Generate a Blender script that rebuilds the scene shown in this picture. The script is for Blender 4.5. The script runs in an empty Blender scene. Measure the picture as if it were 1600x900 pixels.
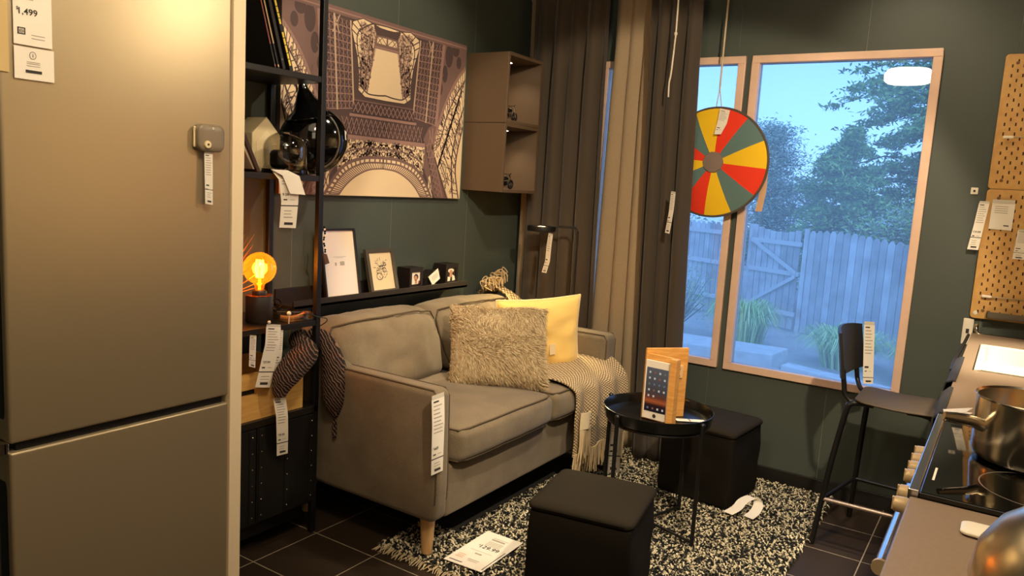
import bpy, bmesh, math, random
from mathutils import Vector, Matrix, noise
random.seed(7)
PI = math.pi
COL = bpy.context.scene.collection

# ------------------------------------------------------------------ materials
def srgb(r, g, b):
    f = lambda c: (c/255/12.92) if c/255 <= .04045 else ((c/255+.055)/1.055)**2.4
    return (f(r), f(g), f(b), 1)
MATS = {}
def mat(name, rgb, rough=.6, metal=0, noise_amt=0, noise_scale=40, bump=0, bump_scale=200, coat=0, spec=.5, sheen=0):
    if name in MATS: return MATS[name]
    m = bpy.data.materials.new(name); m.use_nodes = True
    nt = m.node_tree; b = nt.nodes['Principled BSDF']
    c = srgb(*rgb)
    b.inputs['Base Color'].default_value = c
    b.inputs['Roughness'].default_value = rough
    b.inputs['Metallic'].default_value = metal
    b.inputs['Specular IOR Level'].default_value = spec
    if coat: b.inputs['Coat Weight'].default_value = coat
    if sheen: b.inputs['Sheen Weight'].default_value = sheen
    tc = nt.nodes.new('ShaderNodeTexCoord')
    if noise_amt:
        n = nt.nodes.new('ShaderNodeTexNoise'); n.inputs['Scale'].default_value = noise_scale; n.inputs['Detail'].default_value = 4
        r = nt.nodes.new('ShaderNodeValToRGB')
        r.color_ramp.elements[0].position = .3; r.color_ramp.elements[1].position = .7
        k = 1-noise_amt; h = 1+noise_amt
        r.color_ramp.elements[0].color = (c[0]*k, c[1]*k, c[2]*k, 1)
        r.color_ramp.elements[1].color = (min(1, c[0]*h), min(1, c[1]*h), min(1, c[2]*h), 1)
        nt.links.new(tc.outputs['Object'], n.inputs['Vector']); nt.links.new(n.outputs['Fac'], r.inputs['Fac'])
        nt.links.new(r.outputs['Color'], b.inputs['Base Color'])
    if bump:
        n2 = nt.nodes.new('ShaderNodeTexNoise'); n2.inputs['Scale'].default_value = bump_scale; n2.inputs['Detail'].default_value = 3
        bp = nt.nodes.new('ShaderNodeBump'); bp.inputs['Strength'].default_value = bump; bp.inputs['Distance'].default_value = .004
        nt.links.new(tc.outputs['Object'], n2.inputs['Vector']); nt.links.new(n2.outputs['Fac'], bp.inputs['Height'])
        nt.links.new(bp.outputs['Normal'], b.inputs['Normal'])
    MATS[name] = m
    return m
def emat(name, rgb, strength):
    m = bpy.data.materials.new(name); m.use_nodes = True
    nt = m.node_tree; nt.nodes.remove(nt.nodes['Principled BSDF'])
    e = nt.nodes.new('ShaderNodeEmission'); e.inputs['Color'].default_value = srgb(*rgb); e.inputs['Strength'].default_value = strength
    nt.links.new(e.outputs[0], nt.nodes['Material Output'].inputs[0])
    return m
def weave(name, rgb, rgb2, scale=500, rough=.9, bump=.25):
    m = bpy.data.materials.new(name); m.use_nodes = True
    nt = m.node_tree; b = nt.nodes['Principled BSDF']; b.inputs['Roughness'].default_value = rough
    b.inputs['Specular IOR Level'].default_value = .2; b.inputs['Sheen Weight'].default_value = .15
    tc = nt.nodes.new('ShaderNodeTexCoord')
    n = nt.nodes.new('ShaderNodeTexNoise'); n.inputs['Scale'].default_value = scale; n.inputs['Detail'].default_value = 2
    n3 = nt.nodes.new('ShaderNodeTexNoise'); n3.inputs['Scale'].default_value = 9; n3.inputs['Detail'].default_value = 3
    ad = nt.nodes.new('ShaderNodeMath'); ad.operation = 'MULTIPLY_ADD'; ad.inputs[1].default_value = .6
    r = nt.nodes.new('ShaderNodeValToRGB'); r.color_ramp.elements[0].position = .55; r.color_ramp.elements[1].position = 1.0
    r.color_ramp.elements[0].color = srgb(*rgb); r.color_ramp.elements[1].color = srgb(*rgb2)
    bp = nt.nodes.new('ShaderNodeBump'); bp.inputs['Strength'].default_value = bump; bp.inputs['Distance'].default_value = .002
    L = nt.links.new
    L(tc.outputs['Object'], n.inputs['Vector']); L(tc.outputs['Object'], n3.inputs['Vector'])
    L(n3.outputs['Fac'], ad.inputs[0]); L(n.outputs['Fac'], ad.inputs[2]); L(ad.outputs[0], r.inputs['Fac'])
    L(r.outputs['Color'], b.inputs['Base Color']); L(n.outputs['Fac'], bp.inputs['Height']); L(bp.outputs['Normal'], b.inputs['Normal'])
    MATS[name] = m
    return m
def wood(name, a, c, scale=(1, 1, 14), rough=.45):
    m = bpy.data.materials.new(name); m.use_nodes = True
    nt = m.node_tree; b = nt.nodes['Principled BSDF']; b.inputs['Roughness'].default_value = rough
    tc = nt.nodes.new('ShaderNodeTexCoord'); mp = nt.nodes.new('ShaderNodeMapping'); mp.inputs['Scale'].default_value = scale
    n = nt.nodes.new('ShaderNodeTexNoise'); n.inputs['Scale'].default_value = 8; n.inputs['Detail'].default_value = 6
    r = nt.nodes.new('ShaderNodeValToRGB'); r.color_ramp.elements[0].position = .35; r.color_ramp.elements[1].position = .65
    r.color_ramp.elements[0].color = srgb(*a); r.color_ramp.elements[1].color = srgb(*c)
    L = nt.links.new
    L(tc.outputs['Object'], mp.inputs[0]); L(mp.outputs[0], n.inputs['Vector']); L(n.outputs['Fac'], r.inputs[0]); L(r.outputs[0], b.inputs['Base Color'])
    MATS[name] = m
    return m
def glass(name, rgb=(255, 255, 255), refl=.05, rough=0.0, haze=0, hcol=(190, 215, 240)):
    """thin pane: mostly clear, a Fresnel mirror on top"""
    m = bpy.data.materials.new(name); m.use_nodes = True
    nt = m.node_tree; nt.nodes.remove(nt.nodes['Principled BSDF'])
    t = nt.nodes.new('ShaderNodeBsdfTransparent'); t.inputs[0].default_value = srgb(*rgb)
    g = nt.nodes.new('ShaderNodeBsdfGlossy'); g.inputs['Roughness'].default_value = rough; g.inputs['Color'].default_value = (1, 1, 1, 1)
    lw = nt.nodes.new('ShaderNodeLayerWeight'); lw.inputs['Blend'].default_value = refl*4
    ma = nt.nodes.new('ShaderNodeMath'); ma.operation = 'MULTIPLY_ADD'; ma.inputs[1].default_value = .6; ma.inputs[2].default_value = refl
    mx = nt.nodes.new('ShaderNodeMixShader')
    L = nt.links.new
    L(lw.outputs['Facing'], ma.inputs[0]); L(ma.outputs[0], mx.inputs[0]); L(t.outputs[0], mx.inputs[1]); L(g.outputs[0], mx.inputs[2])
    out = mx.outputs[0]
    if haze:
        d = nt.nodes.new('ShaderNodeBsdfTranslucent'); d.inputs['Color'].default_value = srgb(*hcol)
        m2 = nt.nodes.new('ShaderNodeMixShader'); m2.inputs[0].default_value = haze
        L(out, m2.inputs[1]); L(d.outputs[0], m2.inputs[2]); out = m2.outputs[0]
    L(out, nt.nodes['Material Output'].inputs[0])
    return m

# ------------------------------------------------------------------ mesh builder
class MB:
    def __init__(s): s.v = []; s.f = []; s.m = []
    def add(s, vs, fs, mi=0):
        o = len(s.v); s.v += [tuple(p) for p in vs]; s.f += [tuple(o+i for i in f) for f in fs]; s.m += [mi]*len(fs)
        return s
    def box(s, x0, x1, y0, y1, z0, z1, mi=0):
        v = [(x, y, z) for x in (x0, x1) for y in (y0, y1) for z in (z0, z1)]
        return s.add(v, [(0, 1, 3, 2), (4, 6, 7, 5), (0, 4, 5, 1), (2, 3, 7, 6), (0, 2, 6, 4), (1, 5, 7, 3)], mi)
    def rbox(s, x0, x1, y0, y1, z0, z1, r, n=6, mi=0, fn=None, axis_r=None):
        """rounded box made of a grid, optional deform function"""
        lo = Vector((x0, y0, z0)); hi = Vector((x1, y1, z1)); c = (lo+hi)/2; h = (hi-lo)/2
        rr = Vector((r, r, r)) if axis_r is None else Vector(axis_r)
        def coords(hh, q):
            out = [-hh+q*i/4 for i in range(5)]
            inner = max(1, n)
            for i in range(1, inner): out.append(-hh+q + (2*(hh-q))*i/inner)
            out += [-p for p in out[:5][::-1]]
            return out
        idx = {}; vs = []; fs = []
        def vert(p):
            key = (round(p[0], 6), round(p[1], 6), round(p[2], 6))
            if key not in idx:
                inn = Vector([max(-(h[i]-rr[i]), min(h[i]-rr[i], p[i])) for i in range(3)])
                d = Vector(p)-inn
                e = Vector([d[i]/rr[i] if rr[i] > 1e-9 else 0 for i in range(3)])
                if e.length > 1e-6:
                    # equal-angle mapping of the band
                    e2 = Vector([math.tan(max(-1, min(1, e[i]))*PI/4) for i in range(3)])
                    mxx = max(abs(t) for t in e2)
                    e2.normalize()
                    d = Vector([e2[i]*rr[i] for i in range(3)])
                q = inn+d+c
                if fn: q = Vector(fn(q))
                idx[key] = len(vs); vs.append(q)
            return idx[key]
        ax = [coords(h[i], rr[i]) for i in range(3)]
        for a in range(3):
            b, cc = (a+1) % 3, (a+2) % 3
            for sg in (-1, 1):
                for i in range(len(ax[b])-1):
                    for j in range(len(ax[cc])-1):
                        q = []
                        for (bi, ci) in ((i, j), (i+1, j), (i+1, j+1), (i, j+1)):
                            p = [0, 0, 0]; p[a] = sg*h[a]; p[b] = ax[b][bi]; p[cc] = ax[cc][ci]; q.append(vert(p))
                        if sg < 0: q = q[::-1]
                        fs.append(tuple(q))
        return s.add(vs, fs, mi)
    def tube(s, pts, r, n=10, mi=0, cap=True, flat=1.0):
        pts = [Vector(p) for p in pts]; k = len(pts)
        rs = r if isinstance(r, (list, tuple)) else [r]*k
        up = None; vs = []; fs = []
        for i in range(k):
            t = (pts[min(i+1, k-1)]-pts[max(i-1, 0)]).normalized()
            if up is None:
                a = Vector((0, 0, 1)) if abs(t.z) < .9 else Vector((1, 0, 0))
                up = t.cross(a).normalized()
            up = (up - t*up.dot(t)).normalized(); w = t.cross(up)
            for j in range(n):
                an = 2*PI*j/n; vs.append(pts[i]+(up*math.cos(an)*flat+w*math.sin(an))*rs[i])
        for i in range(k-1):
            for j in range(n):
                fs.append((i*n+j, i*n+(j+1) % n, (i+1)*n+(j+1) % n, (i+1)*n+j))
        if cap:
            fs.append(tuple(range(n))[::-1]); fs.append(tuple((k-1)*n+j for j in range(n)))
        return s.add(vs, fs, mi)
    def lathe(s, prof, c=(0, 0, 0), n=32, mi=0, axis='z'):
        vs = []; fs = []; k = len(prof)
        for (r, h) in prof:
            for j in range(n):
                a = 2*PI*j/n; p = (r*math.cos(a), r*math.sin(a), h)
                if axis == 'x': p = (h, p[0], p[1])
                if axis == 'y': p = (p[0], h, p[1])
                vs.append((p[0]+c[0], p[1]+c[1], p[2]+c[2]))
        for i in range(k-1):
            for j in range(n): fs.append((i*n+j, i*n+(j+1) % n, (i+1)*n+(j+1) % n, (i+1)*n+j))
        if prof[0][0] > 1e-6: fs.append(tuple(range(n))[::-1])
        if prof[-1][0] > 1e-6: fs.append(tuple((k-1)*n+j for j in range(n)))
        return s.add(vs, fs, mi)
    def prism(s, poly, vec, mi=0):
        """closed polygon (3-D points) extruded along vec"""
        k = len(poly); vec = Vector(vec); vs = [Vector(p) for p in poly]+[Vector(p)+vec for p in poly]
        fs = [tuple(range(k))[::-1], tuple(range(k, 2*k))]+[(i, (i+1) % k, k+(i+1) % k, k+i) for i in range(k)]
        return s.add(vs, fs, mi)
    def grid(s, fn, nu, nv, mi=0, thick=0):
        """surface fn(u,v) in 0..1, optionally with a real thickness along its normal"""
        P = [[Vector(fn(i/nu, j/nv)) for j in range(nv+1)] for i in range(nu+1)]
        vs = [p for row in P for p in row]; W = nv+1
        fs = [(i*W+j, (i+1)*W+j, (i+1)*W+j+1, i*W+j+1) for i in range(nu) for j in range(nv)]
        if thick:
            N = []
            for i in range(nu+1):
                for j in range(nv+1):
                    a = P[min(i+1, nu)][j]-P[max(i-1, 0)][j]; b = P[i][min(j+1, nv)]-P[i][max(j-1, 0)]
                    N.append(a.cross(b).normalized())
            o = len(vs); vs = vs+[vs[i]-N[i]*thick for i in range(o)]
            fs = fs+[tuple(o+q for q in f[::-1]) for f in fs]
            ring = [(i, 0) for i in range(nu)]+[(nu, j) for j in range(nv)]+[(i, nv) for i in range(nu, 0, -1)]+[(0, j) for j in range(nv, 0, -1)]
            ids = [i*W+j for i, j in ring]
            for a in range(len(ids)):
                b = ids[(a+1) % len(ids)]; fs.append((b, ids[a], ids[a]+o, b+o))
        return s.add(vs, fs, mi)
    def ball(s, c, r, n=16, mi=0, fn=None):
        rr = (r, r, r) if not isinstance(r, (tuple, list)) else r
        vs = []; fs = []
        for i in range(n+1):
            th = PI*i/n
            for j in range(2*n):
                ph = PI*j/n; p = Vector((c[0]+rr[0]*math.sin(th)*math.cos(ph), c[1]+rr[1]*math.sin(th)*math.sin(ph), c[2]+rr[2]*math.cos(th)))
                vs.append(fn(p) if fn else p)
        for i in range(n):
            for j in range(2*n): fs.append((i*2*n+j, (i+1)*2*n+j, (i+1)*2*n+(j+1) % (2*n), i*2*n+(j+1) % (2*n)))
        return s.add(vs, fs, mi)
    def build(s, name, mats, parent=None, smooth=False, bevel=0, weld=True, loc=None, angle=40):
        if not isinstance(mats, (list, tuple)): mats = [mats]
        o0 = Vector(loc) if loc is not None else Vector((0, 0, 0))
        p = parent
        while p is not None: o0 = o0+p.location; p = p.parent
        me = bpy.data.meshes.new(name)
        me.from_pydata([tuple(Vector(v)-o0) for v in s.v], [], s.f)
        for m in mats: me.materials.append(m)
        me.polygons.foreach_set('material_index', s.m)
        if weld:
            bm = bmesh.new(); bm.from_mesh(me)
            bmesh.ops.remove_doubles(bm, verts=bm.verts, dist=1e-5)
            bmesh.ops.recalc_face_normals(bm, faces=bm.faces)
            bm.to_mesh(me); bm.free()
        if smooth:
            me.polygons.foreach_set('use_smooth', [True]*len(me.polygons))
            if angle: me.set_sharp_from_angle(angle=math.radians(angle))
        me.update()
        o = bpy.data.objects.new(name, me); COL.objects.link(o)
        if loc is not None: o.location = loc
        if parent: o.parent = parent
        if bevel:
            b = o.modifiers.new('bevel', 'BEVEL'); b.width = bevel; b.segments = 3; b.limit_method = 'ANGLE'; b.angle_limit = math.radians(40)
        return o

def tag(o, label, cat, group=None, kind=None):
    o['label'] = label; o['category'] = cat
    if group: o['group'] = group
    if kind: o['kind'] = kind
    return o
def thing(name, loc, label, cat, group=None):
    o = bpy.data.objects.new(name, None); COL.objects.link(o); o.location = loc; o.empty_display_size = .05
    return tag(o, label, cat, group)
def struct(o): o['kind'] = 'structure'; return o
def copy_tree(o, parent=None):
    c = o.copy(); COL.objects.link(c); c.parent = parent
    for ch in list(o.children): copy_tree(ch, c)
    return c

def spline(pts, n=8):
    pts = [Vector(p) for p in pts]; out = []
    for i in range(len(pts)-1):
        p0 = pts[max(i-1, 0)]; p1 = pts[i]; p2 = pts[i+1]; p3 = pts[min(i+2, len(pts)-1)]
        for k in range(n):
            t = k/n
            out.append(.5*((2*p1)+(p2-p0)*t+(2*p0-5*p1+4*p2-p3)*t*t+(3*p1-p0-3*p2+p3)*t**3))
    out.append(pts[-1]); return out

# ------------------------------------------------------------------ printed paper
_txt = {}
def text2d(body):
    """outline of a word as a flat mesh, width and height normalised: verts (x,y), faces, aspect"""
    if body in _txt: return _txt[body]
    cu = bpy.data.curves.new('lettering', 'FONT'); cu.body = body; cu.size = 1; cu.resolution_u = 3; cu.offset = .012
    ob = bpy.data.objects.new('lettering', cu); COL.objects.link(ob)
    dg = bpy.context.evaluated_depsgraph_get(); me = bpy.data.meshes.new_from_object(ob.evaluated_get(dg))
    vs = [(v.co.x, v.co.y) for v in me.vertices]; fs = [tuple(p.vertices) for p in me.polygons]
    bpy.data.objects.remove(ob); bpy.data.curves.remove(cu); bpy.data.meshes.remove(me)
    x0 = min(v[0] for v in vs); x1 = max(v[0] for v in vs); y0 = min(v[1] for v in vs); y1 = max(v[1] for v in vs)
    h = y1-y0
    r = ([((x-x0)/h, (y-y0)/h) for x, y in vs], fs, (x1-x0)/h); _txt[body] = r
    return r
class Sheet:
    """paper surface between two edge polylines (left[], right[]), top first"""
    def __init__(s, left, right):
        s.L = [Vector(p) for p in left]; s.R = [Vector(p) for p in right]
        s.h = sum((s.L[i+1]-s.L[i]).length for i in range(len(s.L)-1)); s.w = (s.R[0]-s.L[0]).length
    def at(s, u, v, off=0):
        k = len(s.L)-1; t = min(max(v, 0), 1)*k; i = min(int(t), k-1); t -= i
        a = s.L[i].lerp(s.L[i+1], t); b = s.R[i].lerp(s.R[i+1], t)
        n = (s.R[i]-s.L[i]).cross(s.L[i+1]-s.L[i]).normalized()*-1
        return a.lerp(b, u)+n*off
    def paper(s, mb, mi=0, th=.0012, v0=0, v1=1, u0=0, u1=1, off=0):
        k = max(2, 4*(len(s.L)-1))
        mb.grid(lambda a, b: s.at(u0+(u1-u0)*b, v0+(v1-v0)*a, off), k, 2, mi, thick=-th if False else th)
    def bar(s, mb, u0, u1, v0, v1, mi=0, off=.0008):
        mb.add([s.at(u0, v0, off), s.at(u1, v0, off), s.at(u1, v1, off), s.at(u0, v1, off)], [(3, 2, 1, 0)], mi)
    def word(s, mb, body, u0, v1, hv, mi=0, off=.0009, umax=None):
        vs, fs, asp = text2d(body)
        hu = hv*s.h/s.w
        if umax and u0+asp*hu > umax: hu = (umax-u0)/asp
        mb.add([s.at(u0+x*hu, v1-y*hv, off) for x, y in vs], fs, mi)
        return u0+asp*hu
PAPER = mat('white_paper', (238, 230, 214), .7)
PLASTIC = mat('clear_tag_plastic', (205, 198, 180), .3)
INK = mat('printing_ink', (52, 48, 44), .8)
GREYINK = mat('grey_printing_ink', (168, 158, 144), .8)
def price_tag(sheet, label, price, parent=None, split=.78, body=(.1, .5), pv=.66, name='price_tag', group='hanging price tags', pin=None, barcode=True, hook=True):
    c = sheet.at(.5, 0)
    t = thing(name, c, label, 'price tag', group)
    m = MB(); sheet.paper(m, v0=.045 if hook else 0, v1=split-.004)
    m.build('printed_slip', PAPER, t)
    if split < .99:
        m = MB(); sheet.paper(m, v0=split+.006, v1=1); m.build('lower_slip', PAPER, t)
        m = MB(); sheet.paper(m, v0=split-.006, v1=split+.008, off=.0004); m.build('joining_strip', INK, t)
    if hook:
        m = MB(); sheet.paper(m, v0=0, v1=.05, u0=.02, u1=.98); m.build('hanging_sleeve', PLASTIC, t)
    m = MB()
    sheet.bar(m, .12, .55, body[0]-.03, body[0]-.012, 0)
    k = int((body[1]-body[0])/.045)
    rnd = random.Random(len(label))
    for i in range(k):
        v = body[0]+.02+i*.045; sheet.bar(m, .12, rnd.uniform(.6, .88), v, v+.012, 1)
    if split < .99:
        for i in range(3):
            v = split+.06+i*.04
            if v < .95: sheet.bar(m, .2, rnd.uniform(.6, .8), v, v+.01, 1)
        if barcode: sheet.bar(m, .25, .78, .93, .962, 0)
    sheet.bar(m, .12, .34, pv+.05, pv+.07, 0); sheet.bar(m, .5, .8, pv+.055, pv+.063, 1)
    m.build('printed_lines', [INK, GREYINK], t); m = MB()
    u = .1
    if price is None:
        sheet.bar(m, .12, .5, pv-.03, pv-.004, 0); price = ''
    elif price.startswith('$'):
        u = sheet.word(m, '$', .1, pv-.022, .022)+.02; price = price[1:]
    if price: sheet.word(m, price, u, pv, .042, umax=.93)
    m.build('price_figures', INK, t)
    if pin is not None:
        m = MB(); m.ball(pin, (.006, .006, .006), 8); m.build('holder_pin', PAPER, t, smooth=True)
    return t
# ------------------------------------------------------------------ camera
def make_camera():
    yaw, pitch, roll = math.radians(-32.869), math.radians(-7.703), math.radians(3.396)
    f = Vector((math.sin(yaw)*math.cos(pitch), math.cos(yaw)*math.cos(pitch), math.sin(pitch)))
    r = Vector((math.cos(yaw), -math.sin(yaw), 0)); u = r.cross(f)
    r2 = r*math.cos(roll)+u*math.sin(roll); u2 = -r*math.sin(roll)+u*math.cos(roll)
    cd = bpy.data.cameras.new('camera'); co = bpy.data.objects.new('camera', cd); COL.objects.link(co)
    M = Matrix((r2, u2, -f)).transposed().to_4x4(); M.translation = Vector((0, 0, 1.406)); co.matrix_world = M
    cd.sensor_width = 36; cd.lens = 1197.4/1600*36; cd.clip_start = .02; cd.clip_end = 200
    bpy.context.scene.camera = co
make_camera()

# ------------------------------------------------------------------ materials of the room
WALL = mat('dark_green_wall', (72, 79, 71), .55, noise_amt=.08, noise_scale=3)
GROOVE = mat('panel_joint', (128, 128, 112), .5)
FRAMEW = mat('pale_window_wood', (226, 190, 164), .5, noise_amt=.06, noise_scale=12)
BLACKW = mat('black_baseboard', (22, 19, 15), .5)
BLACKM = mat('black_metal', (17, 16, 15), .42)
BLACKG = mat('gloss_black', (7, 7, 7), .08, coat=.5)
DARKW = mat('dark_brown_stain', (34, 26, 20), .5, noise_amt=.2, noise_scale=30)
STEEL = mat('polished_steel', (224, 212, 188), .2, 1)
CHROME = mat('chrome', (215, 210, 205), .06, 1)
WX, WY, CZ = -2.47, 3.86, 2.8

def tile_mat():
    m = bpy.data.materials.new('dark_floor_tile'); m.use_nodes = True
    nt = m.node_tree; b = nt.nodes['Principled BSDF']; b.inputs['Roughness'].default_value = .5; b.inputs['Specular IOR Level'].default_value = .3
    tc = nt.nodes.new('ShaderNodeTexCoord'); br = nt.nodes.new('ShaderNodeTexBrick')
    br.offset = 0; br.squash = 1
    br.inputs['Color1'].default_value = srgb(50, 39, 29); br.inputs['Color2'].default_value = srgb(45, 35, 26); br.inputs['Mortar'].default_value = srgb(150, 138, 120)
    br.inputs['Scale'].default_value = 1; br.inputs['Mortar Size'].default_value = .0022; br.inputs['Mortar Smooth'].default_value = .1
    br.inputs['Brick Width'].default_value = .2999; br.inputs['Row Height'].default_value = .2999
    nt.links.new(tc.outputs['Object'], br.inputs['Vector']); nt.links.new(br.outputs['Color'], b.inputs['Base Color'])
    return m
m = MB(); m.box(-2.6, 2.2, -3.2, WY+.12, -.08, 0)
struct(m.build('floor', tile_mat(), loc=(-.3505, 1.7147, 0)))
m = MB(); m.box(-2.6, 2.2, -3.2, WY+.12, CZ, CZ+.08)
struct(m.build('ceiling', mat('dark_ceiling', (52, 48, 42), .8)))
# left wall: boards .595 wide with pale joints
def panels(mb, a0, a1, first, step, emit):
    k = math.floor((a0-first)/step); e = first+k*step
    while e < a1:
        emit(max(e, a0), min(e+step, a1)); e += step
m = MB(); m.box(WX-.12, WX-.0012, -3.2, WY+.12, 0, CZ, 1)
panels(m, -3.2, WY+.12, 2.734, .595, lambda a, b: m.box(WX-.006, WX, a+.0016, b-.0016, 0, CZ, 0))
struct(m.build('wall_left', [WALL, GROOVE]))
# window wall with two openings
W1 = (-1.168, -.349, .53, 2.095); W2 = (-1.98, -1.201, .53, 2.095)
m = MB()
def wwall(x0, x1, z0, z1):
    m.box(x0, x1, WY+.004, WY+.12, z0, z1, 1)
    panels(m, x0, x1, -.075, .585, lambda a, b: m.box(a+.0015, b-.0015, WY, WY+.006, z0, z1, 0))
wwall(WX, 2.2, 0, .53); wwall(WX, 2.2, 2.095, CZ); wwall(WX, W2[0], .53, 2.095); wwall(W2[1], W1[0], .53, 2.095); wwall(W1[1], 2.2, .53, 2.095)
struct(m.build('wall_window_side', [WALL, GROOVE]))
m = MB(); m.box(2.1, 2.2, -3.2, WY, 0, CZ); struct(m.build('wall_right', mat('beige_wall', (206, 186, 150), .7)))
m = MB(); m.box(.75, 2.1, 3.80, WY, 0, CZ); struct(m.build('wall_reflection_panel', wood('reflection_panel_wood', (176, 116, 64), (196, 136, 82), (1, 1, 8))))  # added unseen panel, gives the fridge door a warm reflection
m = MB(); m.box(WX, 2.1, -3.2, -3.1, 0, CZ); struct(m.build('wall_daylight_blocker', mat('warm_grey_wall', (176, 158, 128), .7)))  # added unseen wall across the open camera side, keeps daylight out
PANE = glass('blue_window_pane', (178, 205, 240), .03, haze=.13)
def window(n, W):
    x0, x1, z0, z1 = W; t = .036; m = MB()
    for (a, b, c, d) in ((x0, x1, z1-t, z1), (x0, x1, z0, z0+t), (x0, x0+t, z0+t, z1-t), (x1-t, x1, z0+t, z1-t)):
        m.box(a, b, WY-.018, WY+.05, c, d)
    o = struct(m.build('window_%d' % n, FRAMEW, bevel=.003))
    m = MB(); m.box(x0+t-.004, x1-t+.004, WY+.012, WY+.018, z0+t-.004, z1-t+.004)
    m.build('window_pane', PANE, o)
window(1, W1); window(2, W2)
m = MB(); m.box(WX+.013, -.09, WY-.014, WY, 0, .07); struct(m.build('baseboard_window_side', BLACKW, bevel=.002))
m = MB(); m.box(WX, WX+.014, 1.46, WY, 0, .07); struct(m.build('baseboard_left', BLACKW, bevel=.002))

# ------------------------------------------------------------------ outdoors
GZ = -1.1
m = MB(); m.box(-40, 40, WY+.3, 60, GZ-.2, GZ); struct(m.build('ground', mat('grey_paving', (160, 160, 154), .9, noise_amt=.15, noise_scale=2)))
rf = random.Random(3)
BOARD = [mat('weathered_board', (158, 158, 156), .9, noise_amt=.25, noise_scale=3), mat('weathered_board_light', (178, 178, 176), .9, noise_amt=.25, noise_scale=3)]
RAILM = mat('weathered_rail', (186, 186, 184), .9)
FA = Vector((-4.9, 15.9)); FB = Vector((.6, 13.4)); FD = (FB-FA).normalized(); FN = Vector((FD.y, -FD.x))
if FN.y > 0: FN = -FN
def fpt(s, n=0): p = FA+FD*s+FN*n; return p
def board(mb, s, w, z0, z1, mi, n=0, th=.022, pointed=True):
    a, b = fpt(s, n), fpt(s+w, n); h = .06 if pointed else 0
    poly = [(a.x, a.y, z0), (b.x, b.y, z0), (b.x, b.y, z1-h)]
    if pointed: c = fpt(s+w*.66, n); d = fpt(s+w*.34, n); poly += [(c.x, c.y, z1), (d.x, d.y, z1)]
    poly += [(a.x, a.y, z1-h)]
    mb.prism(poly, (FN.x*th, FN.y*th, 0), mi)
def rail(mb, s0, s1, z, h=.09, n=.022, th=.04, z2=None):
    z2 = z if z2 is None else z2
    a, b = fpt(s0, n), fpt(s1, n)
    mb.prism([(a.x, a.y, z), (b.x, b.y, z2), (b.x, b.y, z2+h), (a.x, a.y, z+h)], (FN.x*th, FN.y*th, 0))
G0, G1 = .55, 1.75
def ftop(s): return .86+.06*max(0, min(1, (s-G1)/1.0))-.16*max(0, (s-G1-.6)/2)
def fence_part(name, s0, s1, label, rails):
    c = fpt((s0+s1)/2); t = thing(name, (c.x, c.y, GZ), label, 'fence', 'garden fence runs')
    m = MB(); s = s0
    while s < s1-.05:
        board(m, s, .128, GZ+.03, ftop(s)+rf.uniform(-.015, .015), rf.randint(0, 1)); s += .142
    m.build('fence_boards', BOARD, t)
    if rails:
        for z in (-.75, -.02, .62): m = MB(); rail(m, s0, s1, z); m.build('rail', RAILM, t)
    else:
        for z in (-.75, .3): m = MB(); rail(m, s0, s1, z, n=-.045); m.build('rail', RAILM, t)
    return t
fence_part('wooden_fence', -3, G0-.14, 'weathered board fence with visible rails left of the gate outside the window', True)
fence_part('wooden_fence', G1+.14, 8, 'weathered pointed picket fence right of the gate outside the window', False)
c = fpt((G0+G1)/2); t = thing('fence_gate', (c.x, c.y, GZ), 'weathered wooden garden gate with a sideways V brace set in the fence', 'gate')
m = MB(); s = G0
while s < G1-.05:
    board(m, s, .128, GZ+.05, .90-.11*math.sin((s-G0)/(G1-G0)*PI), rf.randint(0, 1), pointed=False); s += .146
m.build('gate_boards', BOARD, t)
for z in (-.8, -.02, .55): m = MB(); rail(m, G0, G1, z, .085); m.build('rail', RAILM, t)
for (z, z2) in ((-.75, -.06), (.56, .0)): m = MB(); rail(m, G0+.05, G1-.05, z, .08, n=.06, th=.03, z2=z2); m.build('brace', RAILM, t)
for k, s in enumerate((G0-.1, G1)):
    a = fpt(s+.015); m = MB(); m.box(a.x, a.x+.08, a.y-.04, a.y+.04, GZ, .90)
    tag(m.build('fence_post', BOARD[1]), 'square weathered post at the %s side of the garden gate' % ('left', 'right')[k], 'post', 'gate posts')
# landscape kerbs
KERB = mat('pale_concrete', (186, 186, 180), .9, noise_amt=.12, noise_scale=6)
def slab(name, pts, z0, z1, label, cat):
    m = MB(); m.prism([(x, y, z0) for x, y in pts], (0, 0, z1-z0)); return tag(m.build(name, KERB, bevel=.02), label, cat)
slab('stone_kerb', [(-5.2, 10.9), (-2.72, 11.3), (-2.66, 12.0), (-5.2, 11.8)], GZ, -.83, 'low pale concrete planter wall left of the garden path', 'kerb')
slab('stone_kerb', [(-2.5, 10.9), (2.0, 9.4), (2.05, 9.65), (-2.45, 11.15)], GZ, -.87, 'long pale concrete kerb running along the garden bed outside', 'kerb')
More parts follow.
